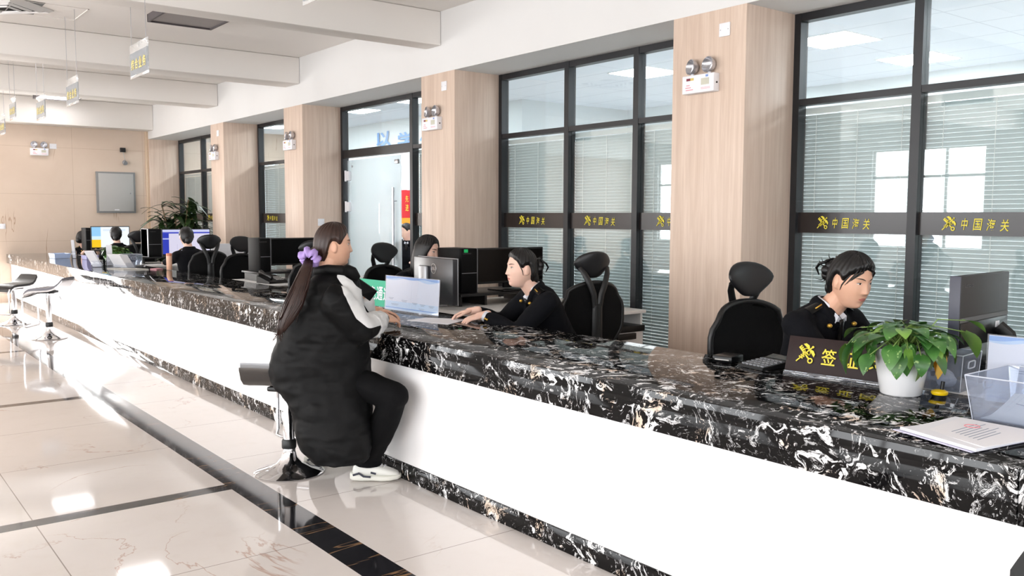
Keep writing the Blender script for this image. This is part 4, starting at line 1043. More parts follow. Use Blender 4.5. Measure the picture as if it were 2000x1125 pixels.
# ------------------------------------------------------------------ people
def skin(name, a, b_):
    t = NT(name); n = t.noi(t.co(), 14, 3).outputs[0]
    lip = t.step(t.n('ShaderNodeAttribute', attribute_name='lip').outputs['Fac'], -.0006, .0012)
    t.P(Base_Color=t.mix(lip, t.mix(n, a, b_), C(190, 116, 106)), Roughness=.48, Subsurface_Weight=.12, Subsurface_Radius=(.012, .004, .002), Subsurface_Scale=.5); return t.m
M['skin'] = skin('skin_fair', C(226, 184, 164), C(236, 198, 180)); M['skin_warm'] = skin('skin_warm', C(208, 160, 134), C(222, 176, 150))
M['brow'] = mat('eyebrow', C(62, 46, 40), .8)
M['eye_white'] = mat('eye_white', C(226, 220, 216), .3); M['iris'] = mat('iris', C(26, 18, 16), .15)
def hairm(name, a, b_):
    t = NT(name); c = t.co(); n = t.noi(t.mp(c, (130, 130, 9)), 1, 4, .6, .4).outputs[0]
    t.P(Base_Color=t.mix(n, a, b_), Roughness=.42, Specular_IOR_Level=.45); t.bump(n, .35, .004); return t.m
M['hair'] = hairm('black_hair', C(6, 5, 6), C(17, 14, 14)); M['hair_brown'] = hairm('dark_brown_hair', C(16, 9, 7), C(58, 33, 24))
def cloth(name, a, rough=.85, sc=220):
    t = NT(name); c = t.co(); n = t.noi(c, sc, 2).outputs[0]; n2 = t.noi(c, 8, 4).outputs[0]
    t.P(Base_Color=t.mix(n2, tuple(x*.8 for x in a[:3])+(1,), a), Roughness=rough, Specular_IOR_Level=.18); t.bump(n, .15, .002); return t.m
M['navy'] = cloth('navy_uniform', C(9, 10, 16)); M['coat'] = cloth('black_puffer', C(8, 8, 9), .6, 40); M['trousers'] = cloth('black_trousers', C(6, 6, 8))
M['coat_white'] = cloth('white_coat_panel', C(226, 226, 226), .6, 40); M['shirt'] = cloth('white_shirt', C(226, 228, 236))
M['lilac'] = cloth('lilac_satin', C(178, 152, 214), .4); M['gold'] = mat('gold_badge', C(206, 164, 70), .35, .6)
M['shoe_white'] = mat('shoe_white', C(228, 228, 222), .55, var=.03); M['shoe_sole'] = mat('shoe_sole', C(222, 221, 212), .6, var=.03); M['shoe_dark'] = mat('shoe_dark', C(44, 46, 60), .5)
G = lambda x, s: math.exp(-(x/s)**2)
def HP(ph, th):
    """a point of the head, local x right, y forward, z up; ph azimuth from the face, th elevation"""
    q, dz = math.cos(ph), math.sin(th); e = lerp(2.1, 3.3, sm((q+.3)/1.1)) if dz < 0 else 2.25
    c = max(0, 1-abs(dz)**e)**(1/e); z = .116*dz; t = sm(-z/.112)
    x = .0765*c*math.sin(ph)*(1-.22*t); y = .091*c*q*(1-.04*max(q, 0)**2)*(1.06 if q < 0 and dz > -.3 else 1)
    if q > .1:
        w = sm((q-.1)/.45); ax = abs(x)
        s = max(0, min(1, (.024-z)/.054)); nz = (.003+.0165*s**1.3)*(1-sm((-z-.0285)/.011))*G(x, .0085+.0068*s)*sm((.034-z)/.012)
        d = nz + .006*G(ax-.0125, .0065)*G(z+.029, .0065)
        d += -.0085*G(ax-.030, .0165)*G(z-.013, .0105) + .0045*G(ax-.031, .0115)*G(z-.0105, .0065) + .003*G(z-.031, .008)*sm((.055-ax)/.02)
        d += .0045*G(ax-.040, .02)*G(z+.022, .02) + .0022*G(x, .024)*G(z+.058, .017) + .0026*G(x, .0175)*G(z+.0535, .0042) + .003*G(x, .0155)*G(z+.0645, .0048)
        d += -.0035*G(x, .02)*G(z+.0587, .0018) - .0035*G(x, .02)*G(z+.0775, .006) + .0095*G(x, .019)*G(z+.098, .014)
        y += w*d
    return V((x, y, z))
def zline(ph, bangs=0.):
    a = abs(math.degrees(ph)); P = [(0, .074), (22, .070), (48, .052), (62, .034), (70, .014), (76, .006), (82, .010), (89, .021), (102, .023), (110, .004), (118, -.045), (135, -.094), (180, -.10)]
    for (a0, z0), (a1, z1) in zip(P, P[1:]):
        if a <= a1: return lerp(z0, z1, (a-a0)/(a1-a0))-(bangs*G(a-25, 30) if bangs else 0)
    return -.1
def head_b(b, mx, nu=120, nv=90):
    s = b.M; b.M = mx
    b.loft([[HP(2*PI*k/nu, -PI/2+PI*(j+.35)/(nv-.3)) for k in range(nu)] for j in range(nv)])
    for q in (-1, 1):
        b.ell((q*.0765, -.012, -.006), (.008, .019, .031), Matrix.Rotation(q*-.35, 3, 'Z') @ Matrix.Rotation(.12, 3, 'X'))
        b.ell((q*.073, -.004, -.026), (.008, .010, .012))
    b.M = s
def hair_cap(b, mx, vol=.016, bangs=0., nu=96, nv=80, part=0.):
    s = b.M; b.M = mx; vv = {}
    for j in range(nv+1):
        th = -PI/2+PI*(j/nv)*.998
        for k in range(nu):
            ph = -PI+2*PI*k/nu; p = HP(ph, th); m = p.z-zline(ph, bangs)
            if m > -.014:
                n = (p-V((0, -.01, .0))).normalized(); o = -.007+(vol+.007)*sm((m+.010)/.034)
                o += .0016*math.sin(ph*26+p.z*40)*sm(m/.03)
                if part: o -= .006*G(p.x-part, .004)*sm((p.z-.06)/.03)
                vv[j, k] = b.v(p+n*o)
    for j in range(nv):
        for k in range(nu):
            q = [(j, k), (j, (k+1) % nu), (j+1, (k+1) % nu), (j+1, k)]
            if all(i in vv for i in q): b.f([vv[i] for i in q])
    b.M = s
def hand_b(b, w, d, n, side, curl=.35, sc=1.0, spread=.012, thumb=.75):
    """palm, four fingers, thumb; d towards the finger tips, n out of the back of the hand, side=+1: thumb on d x n"""
    d = V(d).normalized(); n = V(n); n = (n-d*n.dot(d)).normalized(); s = d.cross(n)*side; w = V(w)
    R = Matrix(((s.x, d.x, n.x), (s.y, d.y, n.y), (s.z, d.z, n.z)))
    b.ell(w+d*.050*sc, (.040*sc, .054*sc, .0155*sc), R); b.caps_(w-d*.03, w+d*.03*sc, .026*sc, .026*sc)
    for i, L in enumerate((.072, .080, .074, .058)):
        p = w+d*((.088-.005*abs(i-1))*sc)+s*((.030-.0195*i)*sc); dd = (d+s*(spread*(1.5-i)*3)).normalized(); nn = n.copy(); r = .0088*sc
        for k, f in enumerate((.45, .32, .23)):
            a = curl*(1.0 if k else .7); ax = dd.cross(nn); q = Quaternion(ax, -a); dd = q @ dd; nn = q @ nn
            e = p+dd*(L*f*sc); b.caps_(p, e, r, r*.92, 8); p = e; r *= .92
    p = w+d*.022*sc+s*.028*sc; dd = (d*.72+s*thumb-n*.25).normalized(); e = p+dd*.042*sc; b.caps_(p, e, .0125*sc, .0105*sc, 8)
    dd = (dd+d*.35-s*.25-n*.12).normalized(); f = e+dd*.032*sc; b.caps_(e, f, .0105*sc, .009*sc, 8); dd = (dd+d*.3).normalized(); b.caps_(f, f+dd*.022*sc, .009*sc, .0075*sc, 8)
def ik(a, c, l1, l2, pole):
    a, c = V(a), V(c); d = c-a; L = min(d.length, (l1+l2)*.999); d.normalize()
    x = (l1*l1-l2*l2+L*L)/(2*L); h = math.sqrt(max(0, l1*l1-x*x)); p = V(pole); p = (p-d*p.dot(d)).normalized(); return a+d*x+p*h
def face_parts(root, mx, lips=True, look=0., lidclose=0.):
    """eyes, brows on the body's face; the lips are coloured on the body itself"""
    def surf(x, z):
        ph, th = math.copysign(.4, x), z/.11
        for _ in range(12):
            p = HP(ph, th); ph += (x-p.x)*9; th += (z-p.z)*7
        return HP(ph, th)
    for q in (-1, 1):
        c = surf(q*.031, .0108); c = V((q*.031, c.y, .0108))
        b = B(); b.M = mx; b.ell(c+V((0, -.0035, 0)), (.0128, .0062, .0048*(1-lidclose)), Matrix.Rotation(-q*.30, 3, 'Z'))
        b.mi = 1; b.ell(c+V((look-q*.001, .0016, -.0003)), (.0052, .0018, .0045*(1-lidclose)), nu=14, nv=8)
        b.tube([c+V((q*u*.0138, .0035-.0052*u*u-(.0025 if u*1 > .5 else 0), .0044*(1-lidclose)*(1-u*u)+.0006+.0012*u)) for u in (-1, -.6, -.2, .2, .6, 1)], [.0006, .0013, .0015, .0015, .0014, .0008], 6)
        obj('eye', b, [M['eye_white'], M['iris']], root, 180, world=True)
        b = B(); b.M = mx; pts = []
        for u in (-1, -.6, -.2, .2, .6, 1):
            x = q*(.031+u*.0185); z = .0305+.0035*(1-(u-.25)**2); p = surf(x, z); pts.append(V((x, p.y+.0008, z)))
        b.tube(pts, [(.0012, .001), (.0022, .0014), (.0026, .0014), (.0024, .0012), (.0018, .001), (.0008, .0006)], 6); obj('eyebrow', b, M['brow'], root, 180, world=True)
def make_body(root, b, vox, mx, sk, it=3):
    me = remesh(b, vox, it, .5); inv = mx.inverted()
    me.materials.append(sk); at_ = me.attributes.new('lip', 'FLOAT', 'POINT'); val = []
    for v in me.vertices:
        c = inv @ v.co; u = (c.x/.0205)**2
        val.append(max(-.05, min(-.0518-.0055*u+.0012*G(c.x-.005, .004)+.0012*G(c.x+.005, .004)-c.z, c.z+.0675-.0075*u, .0205-abs(c.x))) if c.y > .06 else -.05)
    at_.data.foreach_set('value', val)
    me.transform(basis(root).inverted()); me.name = 'body'
    o = bpy.data.objects.new('body', me); COL.objects.link(o); o.parent = root; return o
def part_mesh(name, me, m, root):
    me.transform(basis(root).inverted()); me.name = name; me.materials.append(m)
    o = bpy.data.objects.new(name, me); COL.objects.link(o); o.parent = root; return o
def torso_rings(b, P, N, f, up_rows, n=28, ex=2.4):
    """loft from pelvis P to neck N; up_rows: (t along spine, half width, half depth, forward offset)"""
    P, N, f = V(P), V(N), V((f[0], f[1], 0)).normalized(); ax = (N-P).normalized(); s = f.cross(V((0, 0, 1))).normalized(); fw = ax.cross(s)*-1
    if fw.dot(f) < 0: fw = -fw
    rings = []
    for t, hw, hd, off in up_rows:
        c = P.lerp(N, t)+fw*off
        rings.append([c+s*(hw*math.copysign(abs(math.cos(a))**(2/ex), math.cos(a)))+fw*(hd*math.copysign(abs(math.sin(a))**(2/ex), math.sin(a))) for a in [k*2*PI/n for k in range(n)]])
    b.loft(rings); return s, fw
SUIT = [(-.06, .185, .14, 0), (.08, .18, .135, 0), (.32, .155, .115, 0), (.58, .175, .125, .01), (.78, .185, .115, .0), (.90, .165, .09, -.01), (.98, .085, .068, 0), (1.03, .07, .062, 0)]
def staff(label, head, face, up, N, P, f, wr=None, hands=None, poles=(None, None), hair=M['hair'], sk=M['skin'], vox=.0045, hairdo='bun', detail=True, loc=None, bangs=0., lid=0., sh_w=.165, grp='staff in dark uniform behind the counter'):
    """a seated clerk in a dark uniform; arms reach the wrists wr=(right, left)"""
    head, face, N, P, f = V(head), V(face).normalized(), V(N), V(P), V((f[0], f[1], 0)).normalized()
    up = V(up); x = face.cross(up).normalized(); z = x.cross(face).normalized(); mx = frame(head, x, face, z)
    root = thing('person', label, 'person', loc or (P.x, P.y, 0), group=grp)
    s = f.cross(V((0, 0, 1))).normalized()
    b = B(); head_b(b, mx, *((120, 90) if detail else (48, 36)))
    b.caps_(head-z*.06-face*.018, N+V((0, 0, -.02)), .050, .056, 16)
    torso_rings(b, P, N, f, [(t, hw*.86, hd*.84, o) for t, hw, hd, o in SUIT])
    jb = B(); torso_rings(jb, P, N, f, SUIT)
    ax = (N-P).normalized()
    for i, q in enumerate((1, -1)):
        S = N-ax*.078+s*(q*sh_w)-V((0, 0, .012)); Wp = V(wr[i])
        pole = V(poles[i]) if poles[i] is not None else s*q*.6+V((0, 0, -1))
        E = ik(S, Wp, .27, .25, pole)
        b.caps_(S.lerp(E, .12), E, .042, .040); b.caps_(E, Wp, .042, .026)
        jb.tube([S-s*q*.07+ax*.03, S, S.lerp(E, .5), E, E.lerp(Wp, .5), E.lerp(Wp, .90)], [.055, .072, .066, .060, .052, .043], 14); jb.ell(S, (.070, .070, .066))
        if hands and hands[i]:
            d, n, side, curl = hands[i]; hand_b(b, Wp, d, n, side, curl)
            c = B(); c.tube([E.lerp(Wp, .82), E.lerp(Wp, .97)], [.036, .034], 14); obj('shirt_cuff', c, M['shirt'], root, world=True)
            c = B(); u = (Wp-E).normalized(); o_ = u.cross(V((0, 0, 1))).normalized()
            best = o_ if (E+o_-EYE).length < (E-o_-EYE).length else -o_
            for k in range(2): pt = E.lerp(Wp, .84-.05*k)+best*.046; c.ell(pt, (.007, .007, .007), nu=10, nv=6)
            obj('cuff_buttons', c, M['gold'], root, world=True)
        else: b.caps_(Wp, Wp+(Wp-E).normalized()*.10, .03, .02)
    for q in (1, -1):
        H = P+s*(q*.09); K = H+f*.40+V((0, 0, .02)); A = V((K.x+f.x*.02, K.y+f.y*.02, .092))
        b.caps_(H, K, .085, .058); b.caps_(K, A, .055, .04); b.caps_(A+V((0, 0, -.03)), A+f*.14+V((0, 0, -.045)), .035, .028)
        jb2 = B(); jb2.tube([H-f*.05, H.lerp(K, .5), K+f*.03, K.lerp(A, .12)+f*.02, K.lerp(A, .6), A.lerp(K, .03)], [.10, .088, .076, .074, .062, .056], 14)
        obj('trouser_leg', jb2, M['trousers'], root, 180, world=True)
        c = B(); c.tube([A-f*.06+V((0, 0, -.04)), A+f*.03+V((0, 0, -.035)), A+f*.11+V((0, 0, -.05)), A+f*.17+V((0, 0, -.055))], [(.035, .04), (.04, .045), (.03, .045), (.018, .03)], 12, hint=(0, 0, 1)); obj('shoe', c, M['satin_black'], root, 180, world=True)
    make_body(root, b, vox, mx, sk)
    part_mesh('uniform_jacket', remesh(jb, .010, 6, .5, .0045, 9, len(label)), M['navy'], root)
    # collar, tie, shoulder badges
    fw = ax.cross(s); fw = fw if fw.dot(f) > 0 else -fw
    c = B(); c.tube([N+ax*.008+(s*math.cos(a)*.060+fw*math.sin(a)*.058)+ax*(.012*math.cos(a)**2)-ax*.025*max(0, math.sin(a))**3 for a in [PI/2+.2+k*(2*PI-.4)/20 for k in range(21)]], [(.016, .005)]*21, 8, hint=ax); obj('shirt_collar', c, M['shirt'], root, 180, world=True)
    c = B(); c.tube([N-ax*.005+(s*math.cos(a)*.074+fw*math.sin(a)*.070)+ax*(.014*math.cos(a)**2)-ax*.07*max(0, math.sin(a))**2+fw*.03*max(0, math.sin(a))**3 for a in [PI/2+.35+k*(2*PI-.7)/20 for k in range(21)]], [(.026, .010)]*21, 8, hint=ax); obj('jacket_collar', c, M['navy'], root, 180, world=True)
    c = B()
    for q in (-1, 1):
        c.loft([[N+fw*.055+s*(q*a)+ax*h for a, h in ((.003, -.012), (.026, .002), (.038, -.03), (.018, -.062))], [N+fw*.088+s*(q*a)+ax*h for a, h in ((.003, -.022), (.026, -.006), (.038, -.04), (.018, -.070))]])
    obj('shirt_front', c, M['shirt'], root, 20, world=True)
    c = B(); c.tube([N+fw*.088-ax*.022, N+fw*.098-ax*.06, N+fw*.115-ax*.16], [(.014, .008), (.018, .007), (.024, .006)], 8, hint=s); obj('tie', c, M['satin_black'], root, 180, world=True)
    for q in (1, -1):
        c = B(); c.tube([N+s*(q*.075)+ax*.012+fw*.008, N+s*(q*.14)-ax*.018+fw*.008], [(.007, .022), (.007, .026)], 8, hint=ax); obj('shoulder_board', c, M['satin_black'], root, 30, world=True)
        c = B(); c.tube([N+s*(q*.078)+ax*.021+fw*.02, N+s*(q*.115)+ax*.004+fw*.024], .0035, 6); c.ell(N+s*(q*.082)-ax*.045+fw*.098, (.012, .012, .010), nu=12, nv=8); obj('gold_badge', c, M['gold'], root, 180, world=True)
    # hair
    hb = B(); hair_cap(hb, mx, .017, bangs, *((150, 120) if detail else (56, 44)), part=.02 if detail else 0)
    hb.M = mx; rnd = random.Random(len(label))
    if hairdo == 'bun':
        for k in range(7):
            a = k*2*PI/7; hb.ell((.030*math.cos(a), -.118+.006*math.sin(k*2), .012+.030*math.sin(a)), (.028, .026, .026), nu=14, nv=10)
        hb.ell((0, -.13, .012), (.03, .025, .03))
        for k in range(10):
            a = rnd.uniform(0, 6.28); p = V((.04*math.cos(a), -.12, .012+.045*math.sin(a))); hb.tube([p, p+V((.02*math.cos(a), -.015, .02*math.sin(a))), p+V((.035*math.cos(a+.5), -.03, .032*math.sin(a+.5)))], [.003, .002, .0006], 5)
        hb.ell((0, -.085, -.055), (.048, .03, .045))
        for q in (-1, 1):
            hb.tube([(q*.060, .048, .050), (q*.071, .036, .022), (q*.0745, .022, -.010), (q*.073, .016, -.036)], [.004, .004, .003, .001], 6)
            if bangs: 
                for k in (1, 3, 5): hb.tube([(q*(.006+.006*k), .062, .092-.002*k), (q*(.026+.006*k), .086-.004*k, .066-.002*k), (q*(.050+.003*k), .066-.004*k, .036-.004*k), (q*(.062+.002*k), .050-.003*k, .012-.004*k)], [.005, .0036, .0022, .0008], 6)
    elif hairdo == 'long':
        for q in (-1, 1):
            hb.loft([[V((q*(cx+rx*math.cos(a)), cy+ry*math.sin(a), z)) for a in [k*2*PI/16 for k in range(16)]] for z, cx, cy, rx, ry in ((.085, .03, .0, .045, .07), (.05, .056, -.01, .034, .078), (0, .072, -.016, .022, .066), (-.06, .078, -.02, .02, .058), (-.13, .074, -.02, .02, .05), (-.19, .066, -.02, .014, .036), (-.215, .06, -.02, .004, .01))])
        hb.loft([[V((rx*math.cos(a), cy+ry*math.sin(a), z)) for a in [k*2*PI/20 for k in range(20)]] for z, cy, rx, ry in ((.06, -.05, .07, .055), (-.03, -.07, .078, .045), (-.12, -.075, .075, .035), (-.2, -.075, .06, .022))])
    elif hairdo == 'low': hb.ell((0, -.10, -.045), (.04, .035, .05))
    obj('hair', hb, hair, root, 180, world=True)
    if hairdo == 'bun':
        c = B(); c.M = mx
        for q in (-1, 1):
            c.tube([(q*.05, -.115, .055), (q*.058, -.145, .035), (q*.05, -.165, .01), (q*.035, -.155, -.02)], [.006, .007, .006, .003], 8)
        c.tube([(-.05, -.118, .056), (0, -.13, .062), (.05, -.118, .056)], .006, 8); obj('hair_claw', c, M['satin_black'], root, 180, world=True)
    if detail: face_parts(root, mx, lidclose=lid)
    return root, mx

# the clerk at the near end, looking down at her screen
staff('seated woman in dark uniform with a claw clip, looking down at the near-end monitor', (3.575, 2.150, 1.222), (-.20, -.93, -.24), (0, -.10, 1), (3.575, 2.255, 1.105), (3.70, 2.50, .55), (-.12, -1),
      wr=((3.56, 1.94, .875), (3.80, 1.95, .875)), sk=M['skin_warm'], bangs=.008, lid=.12, sh_w=.178)
# the clerk leaning on the counter, facing the visitor
staff('woman in dark uniform leaning on the counter towards the visitor, a paper under her hands', (3.458, 4.338, 1.172), (-.955, .262, .0), (-.06, .02, 1), (3.545, 4.315, 1.045), (3.95, 4.45, .56), (-.93, .32),
      wr=((3.325, 4.665, .888), (3.265, 4.475, .880)), hands=(((-.72, .66, -.18), (.1, .1, 1), -1, .42), ((-.80, .50, -.22), (.15, -.35, 1), 1, .40)), poles=((.1, .7, -.8), (.3, -.6, -.3)), vox=.004)
# the long-haired clerk behind the grey-backed monitor
staff('long-haired woman in dark uniform half hidden behind the grey-backed monitor', (3.735, 5.86, 1.225), (.42, -.88, -.16), (0, 0, 1), (3.76, 5.98, 1.075), (3.86, 6.42, .56), (.1, -1),
      wr=((3.62, 5.72, .89), (3.86, 5.70, .89)), hairdo='long', vox=.006)
# clerk in front of the blue screen, from behind
staff('dark-haired clerk seen from behind, in front of the lit blue screen', (3.70, 11.52, 1.225), (.12, .99, -.05), (0, 0, 1), (3.70, 11.42, 1.07), (3.74, 11.28, .56), (-.05, 1),
      wr=((3.86, 11.95, .87), (3.56, 11.98, .88)), hairdo='low', vox=.009, detail=False, hair=M['hair'])
staff('far clerk whose dark head shows against the bright white screen', (3.62, 14.62, 1.195), (.22, 1, -.05), (0, 0, 1), (3.62, 14.52, 1.04), (3.66, 14.42, .56), (0, 1),
      wr=((3.78, 15.0, .87), (3.5, 15.0, .87)), hairdo='low', vox=.012, detail=False)
staff('farthest clerk in dark clothes, half hidden behind the tower of the white screen', (3.56, 16.58, 1.10), (.8, .65, -.2), (0, 0, 1), (3.60, 16.64, .95), (3.80, 16.75, .56), (0, -1),
      wr=((3.50, 16.30, .86), (3.74, 16.30, .86)), hairdo='low', vox=.012, detail=False)
pm = onX(794, 452, 7.2)
staff('dark-clad person in the office seen through the gap of the glass door', (pm.x, pm.y, pm.z), (-.95, .1, -.1), (0, 0, 1), (pm.x+.02, pm.y+.03, pm.z-.15), (pm.x+.06, pm.y+.06, .56), (-.6, -.8),
      wr=((pm.x-.3, pm.y-.1, .8), (pm.x-.1, pm.y-.35, .8)), hairdo='low', vox=.012, detail=False, grp='people in the office')

# ------------------------------------------------------------------ the visitor on the stool
LR = V((math.cos(YAW), -math.sin(YAW), 0)); LF = V((math.sin(YAW), math.cos(YAW), 0))
root = thing('person', 'visitor in long black padded coat with lilac-tied ponytail, sitting on a stool at the counter', 'person', (2.16, 4.62, 0))
hd = at(652, 480, 4.92); face = (LR*.94+LF*.34+V((0, 0, -.02))).normalized(); x = face.cross(V((0, 0, 1))).normalized(); z = x.cross(face).normalized()
mx = frame(hd, x, face, z)
b = B(); head_b(b, mx); N = hd-face*.045-V((0, 0, .16)); b.caps_(hd-z*.06-face*.02, N, .052, .06, 16)
Pv = V((2.16, 4.62, .66)); torso_rings(b, Pv, N, (.9, .43), [(t, hw*.7, hd_*.72, o) for t, hw, hd_, o in SUIT])
S_r, E_r = at(655, 585, 4.74), at(703, 648, 4.81); W_r = at(748, 622, 5.08)
S_l, E_l, W_l = at(700, 580, 5.12), at(712, 630, 5.20), at(732, 607, 5.26)
b.caps_(S_r, E_r, .05, .045); b.caps_(E_r, W_r, .045, .028); b.caps_(S_l, E_l, .05, .045); b.caps_(E_l, W_l, .045, .028)
hand_b(b, W_r, (.86, .16, -.10), (-.1, -.45, 1), -1, .5, 1.); hand_b(b, W_l, (.90, -.34, -.12), (0, .1, 1), 1, .4, 1.)
legs = []
for q, kn, an, toe in ((0, (2.43, 4.15, .52), (2.40, 4.40, .10), (2.52, 4.31)), (1, (2.42, 4.60, .58), (2.33, 4.86, .10), (2.46, 4.80))):
    H = Pv+V((.05, -.10 if q == 0 else .1, -.04)); K, A = V(kn), V(an); b.caps_(H, K, .085, .06); b.caps_(K, A, .056, .04); legs.append((H, K, A, V((toe[0]-an[0], toe[1]-an[1], 0)).normalized()))
    b.caps_(A+V((0, 0, -.03)), A+legs[-1][3]*.10+V((0, 0, -.052)), .030, .020)
make_body(root, b, .0045, mx, M['skin_warm'])
face_parts(root, mx)
# coat
cb = B(); n = 36; rings = []
ROWS = [(528, 626, 690, .09, 4.92), (546, 606, 702, .13, 4.90), (572, 588, 708, .16, 4.90), (605, 566, 714, .185, 4.90), (645, 547, 718, .20, 4.92), (690, 533, 722, .215, 4.95),
        (725, 526, 725, .225, 4.97), (748, 532, 727, .225, 4.97), (768, 552, 729, .215, 4.95), (800, 571, 729, .20, 4.92), (845, 578, 728, .19, 4.90), (878, 590, 726, .18, 4.89), (899, 612, 722, .165, 4.88)]
for i, (y, x0, x1, hd_, d) in enumerate(ROWS):
    c = at((x0+x1)/2, y, d); hw = (x1-x0)/2*d/FPX
    rings.append([c+LR*(hw*math.copysign(abs(math.cos(a))**.85, math.cos(a)))+LF*(hd_*math.copysign(abs(math.sin(a))**.85, math.sin(a))) for a in [k*2*PI/n for k in range(n)]])
cb.loft(rings)
cb.tube([S_r-LR*.05+V((0, 0, .03)), S_r, S_r.lerp(E_r, .55), E_r, E_r.lerp(W_r, .45), E_r.lerp(W_r, .72)], [.07, .098, .095, .088, .07, .056], 16)
cb.tube([S_l, S_l.lerp(E_l, .5), E_l, E_l.lerp(W_l, .5), E_l.lerp(W_l, .8)], [.09, .09, .08, .065, .052], 16)
me = remesh(cb, .009, 8, .5)
def puff(co, no):                                                    # stitched horizontal channels and creases
    w = abs(math.sin(co.z*PI/.21+.4)); n = noise.noise
    return co + no*(.007*w**.5-.006+.006*n(V((co.x*6, co.y*6, co.z*11)))+.005*n(co*19)-.008*abs(n(V((co.x*9+5, co.y*9, co.z*22)))))
displace(me, puff)
WP = [(666, 538, 6), (684, 554, 9), (696, 572, 11), (704, 592, 11), (714, 611, 12), (730, 626, 13), (752, 627, 13)]
WQ = [(at(a, c, 4.85), r*4.85/FPX) for a, c, r in WP]
def flat(p): return V((p.dot(LR), p.z))
pa = me.attributes.new('white_panel', 'FLOAT', 'POINT'); val = []      # the white panel that runs from the collar down the sleeve
for v in me.vertices:
    c = flat(v.co); g = -1.
    if v.normal.dot(LF) < .6:
        for (p0, r0), (p1, r1) in zip(WQ, WQ[1:]):
            a0, a1 = flat(p0), flat(p1); e = a1-a0; t_ = max(0, min(1, (c-a0).dot(e)/e.length_squared))
            g = max(g, lerp(r0, r1, t_)*.85-(c-a0-e*t_).length)
    val.append(max(g, -.05))
pa.data.foreach_set('value', val)
t = NT('black_coat_with_white_panel'); nz = t.noi(t.co(), 40, 2).outputs[0]
t.P(Base_Color=t.mix(t.step(t.n('ShaderNodeAttribute', attribute_name='white_panel').outputs['Fac'], -.0008, .0008), C(8, 8, 9), C(226, 226, 226)), Roughness=.6, Specular_IOR_Level=.18); t.bump(nz, .15, .002)
part_mesh('padded_coat', me, t.m, root)
cb = B(); cb.tube([at(672, 524, 4.84), at(688, 532, 4.86), at(700, 545, 4.88)], [.03, .035, .02], 10)
cb.tube([at(618, 530, 4.90), at(640, 526, 4.83), at(668, 528, 4.82), at(690, 536, 4.88)], [(.028, .03)]*4, 10)
part_mesh('coat_collar', remesh(cb, .008, 4, .5), M['coat'], root)
cb = B(); A0, A1, A2, A3 = at(694, 540, 4.90), at(736, 569, 4.96), at(722, 588, 4.94), at(704, 575, 4.88)
cb.loft([[A0, A1, A2, A3], [q+LF*.025 for q in (A0, A1, A2, A3)]]); obj('lapel', cb, M['coat'], root, 20, world=True)
cb = B(); cb.tube([E_r.lerp(W_r, .42), E_r.lerp(W_r, .56), E_r.lerp(W_r, .70), E_r.lerp(W_r, .84), E_r.lerp(W_r, .96)], [.076, .070, .068, .056, .046], 18)
part_mesh('white_cuff', remesh(cb, .006, 3, .5, .006, 28), M['coat_white'], root)
cb = B(); cb.tube([E_r.lerp(W_r, .93), E_r.lerp(W_r, 1.02)], [.042, .038], 16); obj('cuff_band', cb, M['coat'], root, 180, world=True)
for H, K, A, f in legs:
    cb = B(); cb.caps_(H, K, .10, .078, 18); cb.tube([K+V((0, 0, .02)), K.lerp(A, .2), K.lerp(A, .55), A+V((0, 0, .05)), A+V((0, 0, -.012))], [.076, .079, .078, .078, .077], 18)
    part_mesh('trouser_leg', remesh(cb, .009, 4, .5, .006, 9), M['trousers'], root)
def sneaker(A, f):
    s = f.cross(V((0, 0, 1))); o = V((A.x, A.y, 0)); mxs = frame(o, s, f, V((0, 0, 1)))
    b = B(); b.M = mxs; rows = []
    for y, hw, z1 in ((-.085, .022, .075), (-.075, .034, .10), (-.04, .040, .105), (0, .042, .10), (.04, .045, .098), (.09, .048, .080), (.13, .044, .066), (.165, .031, .052), (.178, .014, .038)):
        rows.append([V((hw*math.copysign(abs(math.cos(a))**.7, math.cos(a)), y, .03+(z1-.03)*.5*(1+math.copysign(abs(math.sin(a))**.8, math.sin(a))))) for a in [k*2*PI/20 for k in range(20)]])
    b.loft(rows); up_ = obj('shoe', b, M['shoe_white'], root, 60, world=True)
    def part(name, bb, m): o_ = obj(name, bb, m, None, 50); o_.data.transform(basis(root).inverted()); o_.parent = up_; return o_
    b = B(); b.M = mxs; rows = []
    for y, hw, z0, z1 in ((-.10, .025, .012, .05), (-.085, .040, .004, .052), (-.03, .045, .001, .046), (.02, .043, .003, .038), (.08, .050, .001, .034), (.13, .047, .003, .034), (.17, .033, .010, .036), (.187, .014, .018, .036)):
        rows.append([V((hw*math.copysign(abs(math.cos(a))**.6, math.cos(a)), y, lerp(z0, z1, .5*(1+math.copysign(abs(math.sin(a))**.5, math.sin(a)))))) for a in [k*2*PI/20 for k in range(20)]])
    b.loft(rows); part('sole', b, M['shoe_sole'])
    for q in (-1, 1):
        b = B(); b.M = mxs; b.tube([(q*.044, -.08, .040), (q*.047, -.045, .052), (q*.047, -.02, .034), (q*.046, .02, .030)], [(.006, .003)]*4, 6); b.tube([(q*.0435, .02, .055), (q*.045, .05, .048)], [(.006, .003)]*2, 6); part('accent', b, M['shoe_dark'])
    b = B(); b.M = mxs
    for k in range(5): b.tube([(-.022, .02+.018*k, .102-.005*k), (0, .026+.018*k, .108-.0052*k), (.022, .02+.018*k, .102-.005*k)], .003, 6)
    part('laces', b, M['paper'])
for H, K, A, f in legs: sneaker(A, f)
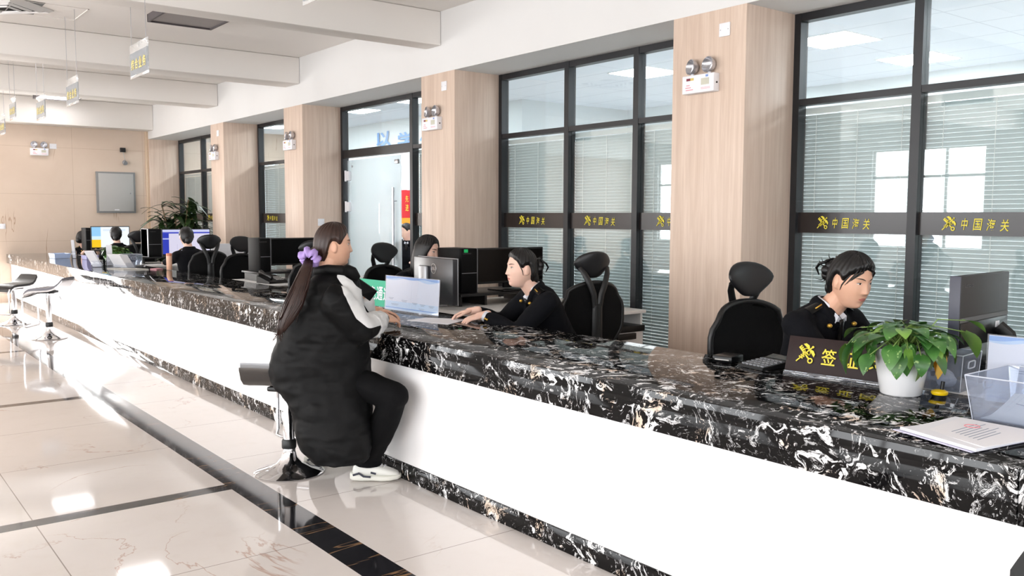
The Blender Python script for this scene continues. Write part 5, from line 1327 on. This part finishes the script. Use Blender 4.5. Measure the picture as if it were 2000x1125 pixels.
# hair: smooth cap, gathered low, ponytail hanging down the back
hb = B(); hair_cap(hb, mx, .016, 0, 150, 120)
hb.M = mx; hb.ell((0, -.080, -.03), (.052, .04, .05)); hb.M = Matrix()
sc_ = at(605, 503, 4.83)
hb.tube([mx @ V((0, -.085, -.03)), mx @ V((0, -.115, -.05)), sc_], [.04, .032, .022], 14)
obj('hair', hb, M['hair_brown'], root, 180, world=True)
hb = B(); rnd = random.Random(8)
PT = [(605, 506, 4.83, .020), (597, 530, 4.76, .036), (587, 560, 4.72, .046), (575, 592, 4.70, .050), (562, 618, 4.69, .042), (551, 640, 4.69, .026), (544, 654, 4.69, .008)]
hb.tube([at(a, c, d) for a, c, d, r in PT], [(r, r*.75) for *_, r in PT], 14, hint=LR)
for k in range(46):
    o1, o2 = rnd.uniform(-.95, .95), rnd.uniform(-.5, .95); cut = rnd.randint(4, 7); pts, rr = [], []
    for i, (a, c, d, r) in enumerate(PT[:cut]):
        wv = .006*math.sin(i*1.3+k); pts.append(at(a, c, d)+LR*(o1*r+wv)-LF*(o2*r*.8)); rr.append(.0055*(1-.1*i))
    a, c, d, r = PT[min(cut, 6)]; pts.append(at(a+rnd.uniform(-16, 12), c+rnd.uniform(-8, 14), d)+LR*o1*r*.8); rr.append(.001)
    hb.tube(pts, rr, 5)
obj('ponytail', hb, M['hair_brown'], root, 180, world=True)
b = B(); ax = (at(597, 530, 4.76)-mx @ V((0, -.10, -.04))).normalized(); u1 = ax.cross(LF).normalized(); u2 = ax.cross(u1); nn = 40
ring = []
for k in range(nn):
    a = 2*PI*k/nn; r = .036+.007*math.sin(a*7); o_ = sc_+u1*(r*math.cos(a))+u2*(r*math.sin(a)); t = ax*(.008*math.sin(a*5)); e = u1*math.cos(a)+u2*math.sin(a)
    ring.append([o_+t+e*(.020*(1+.3*math.sin(a*9+1))*math.cos(q*2*PI/10))+ax*(.030*(1+.25*math.sin(a*11))*math.sin(q*2*PI/10)) for q in range(10)])
b.loft(ring+[ring[0]], caps=False); obj('scrunchie', b, M['lilac'], root, 180, world=True)
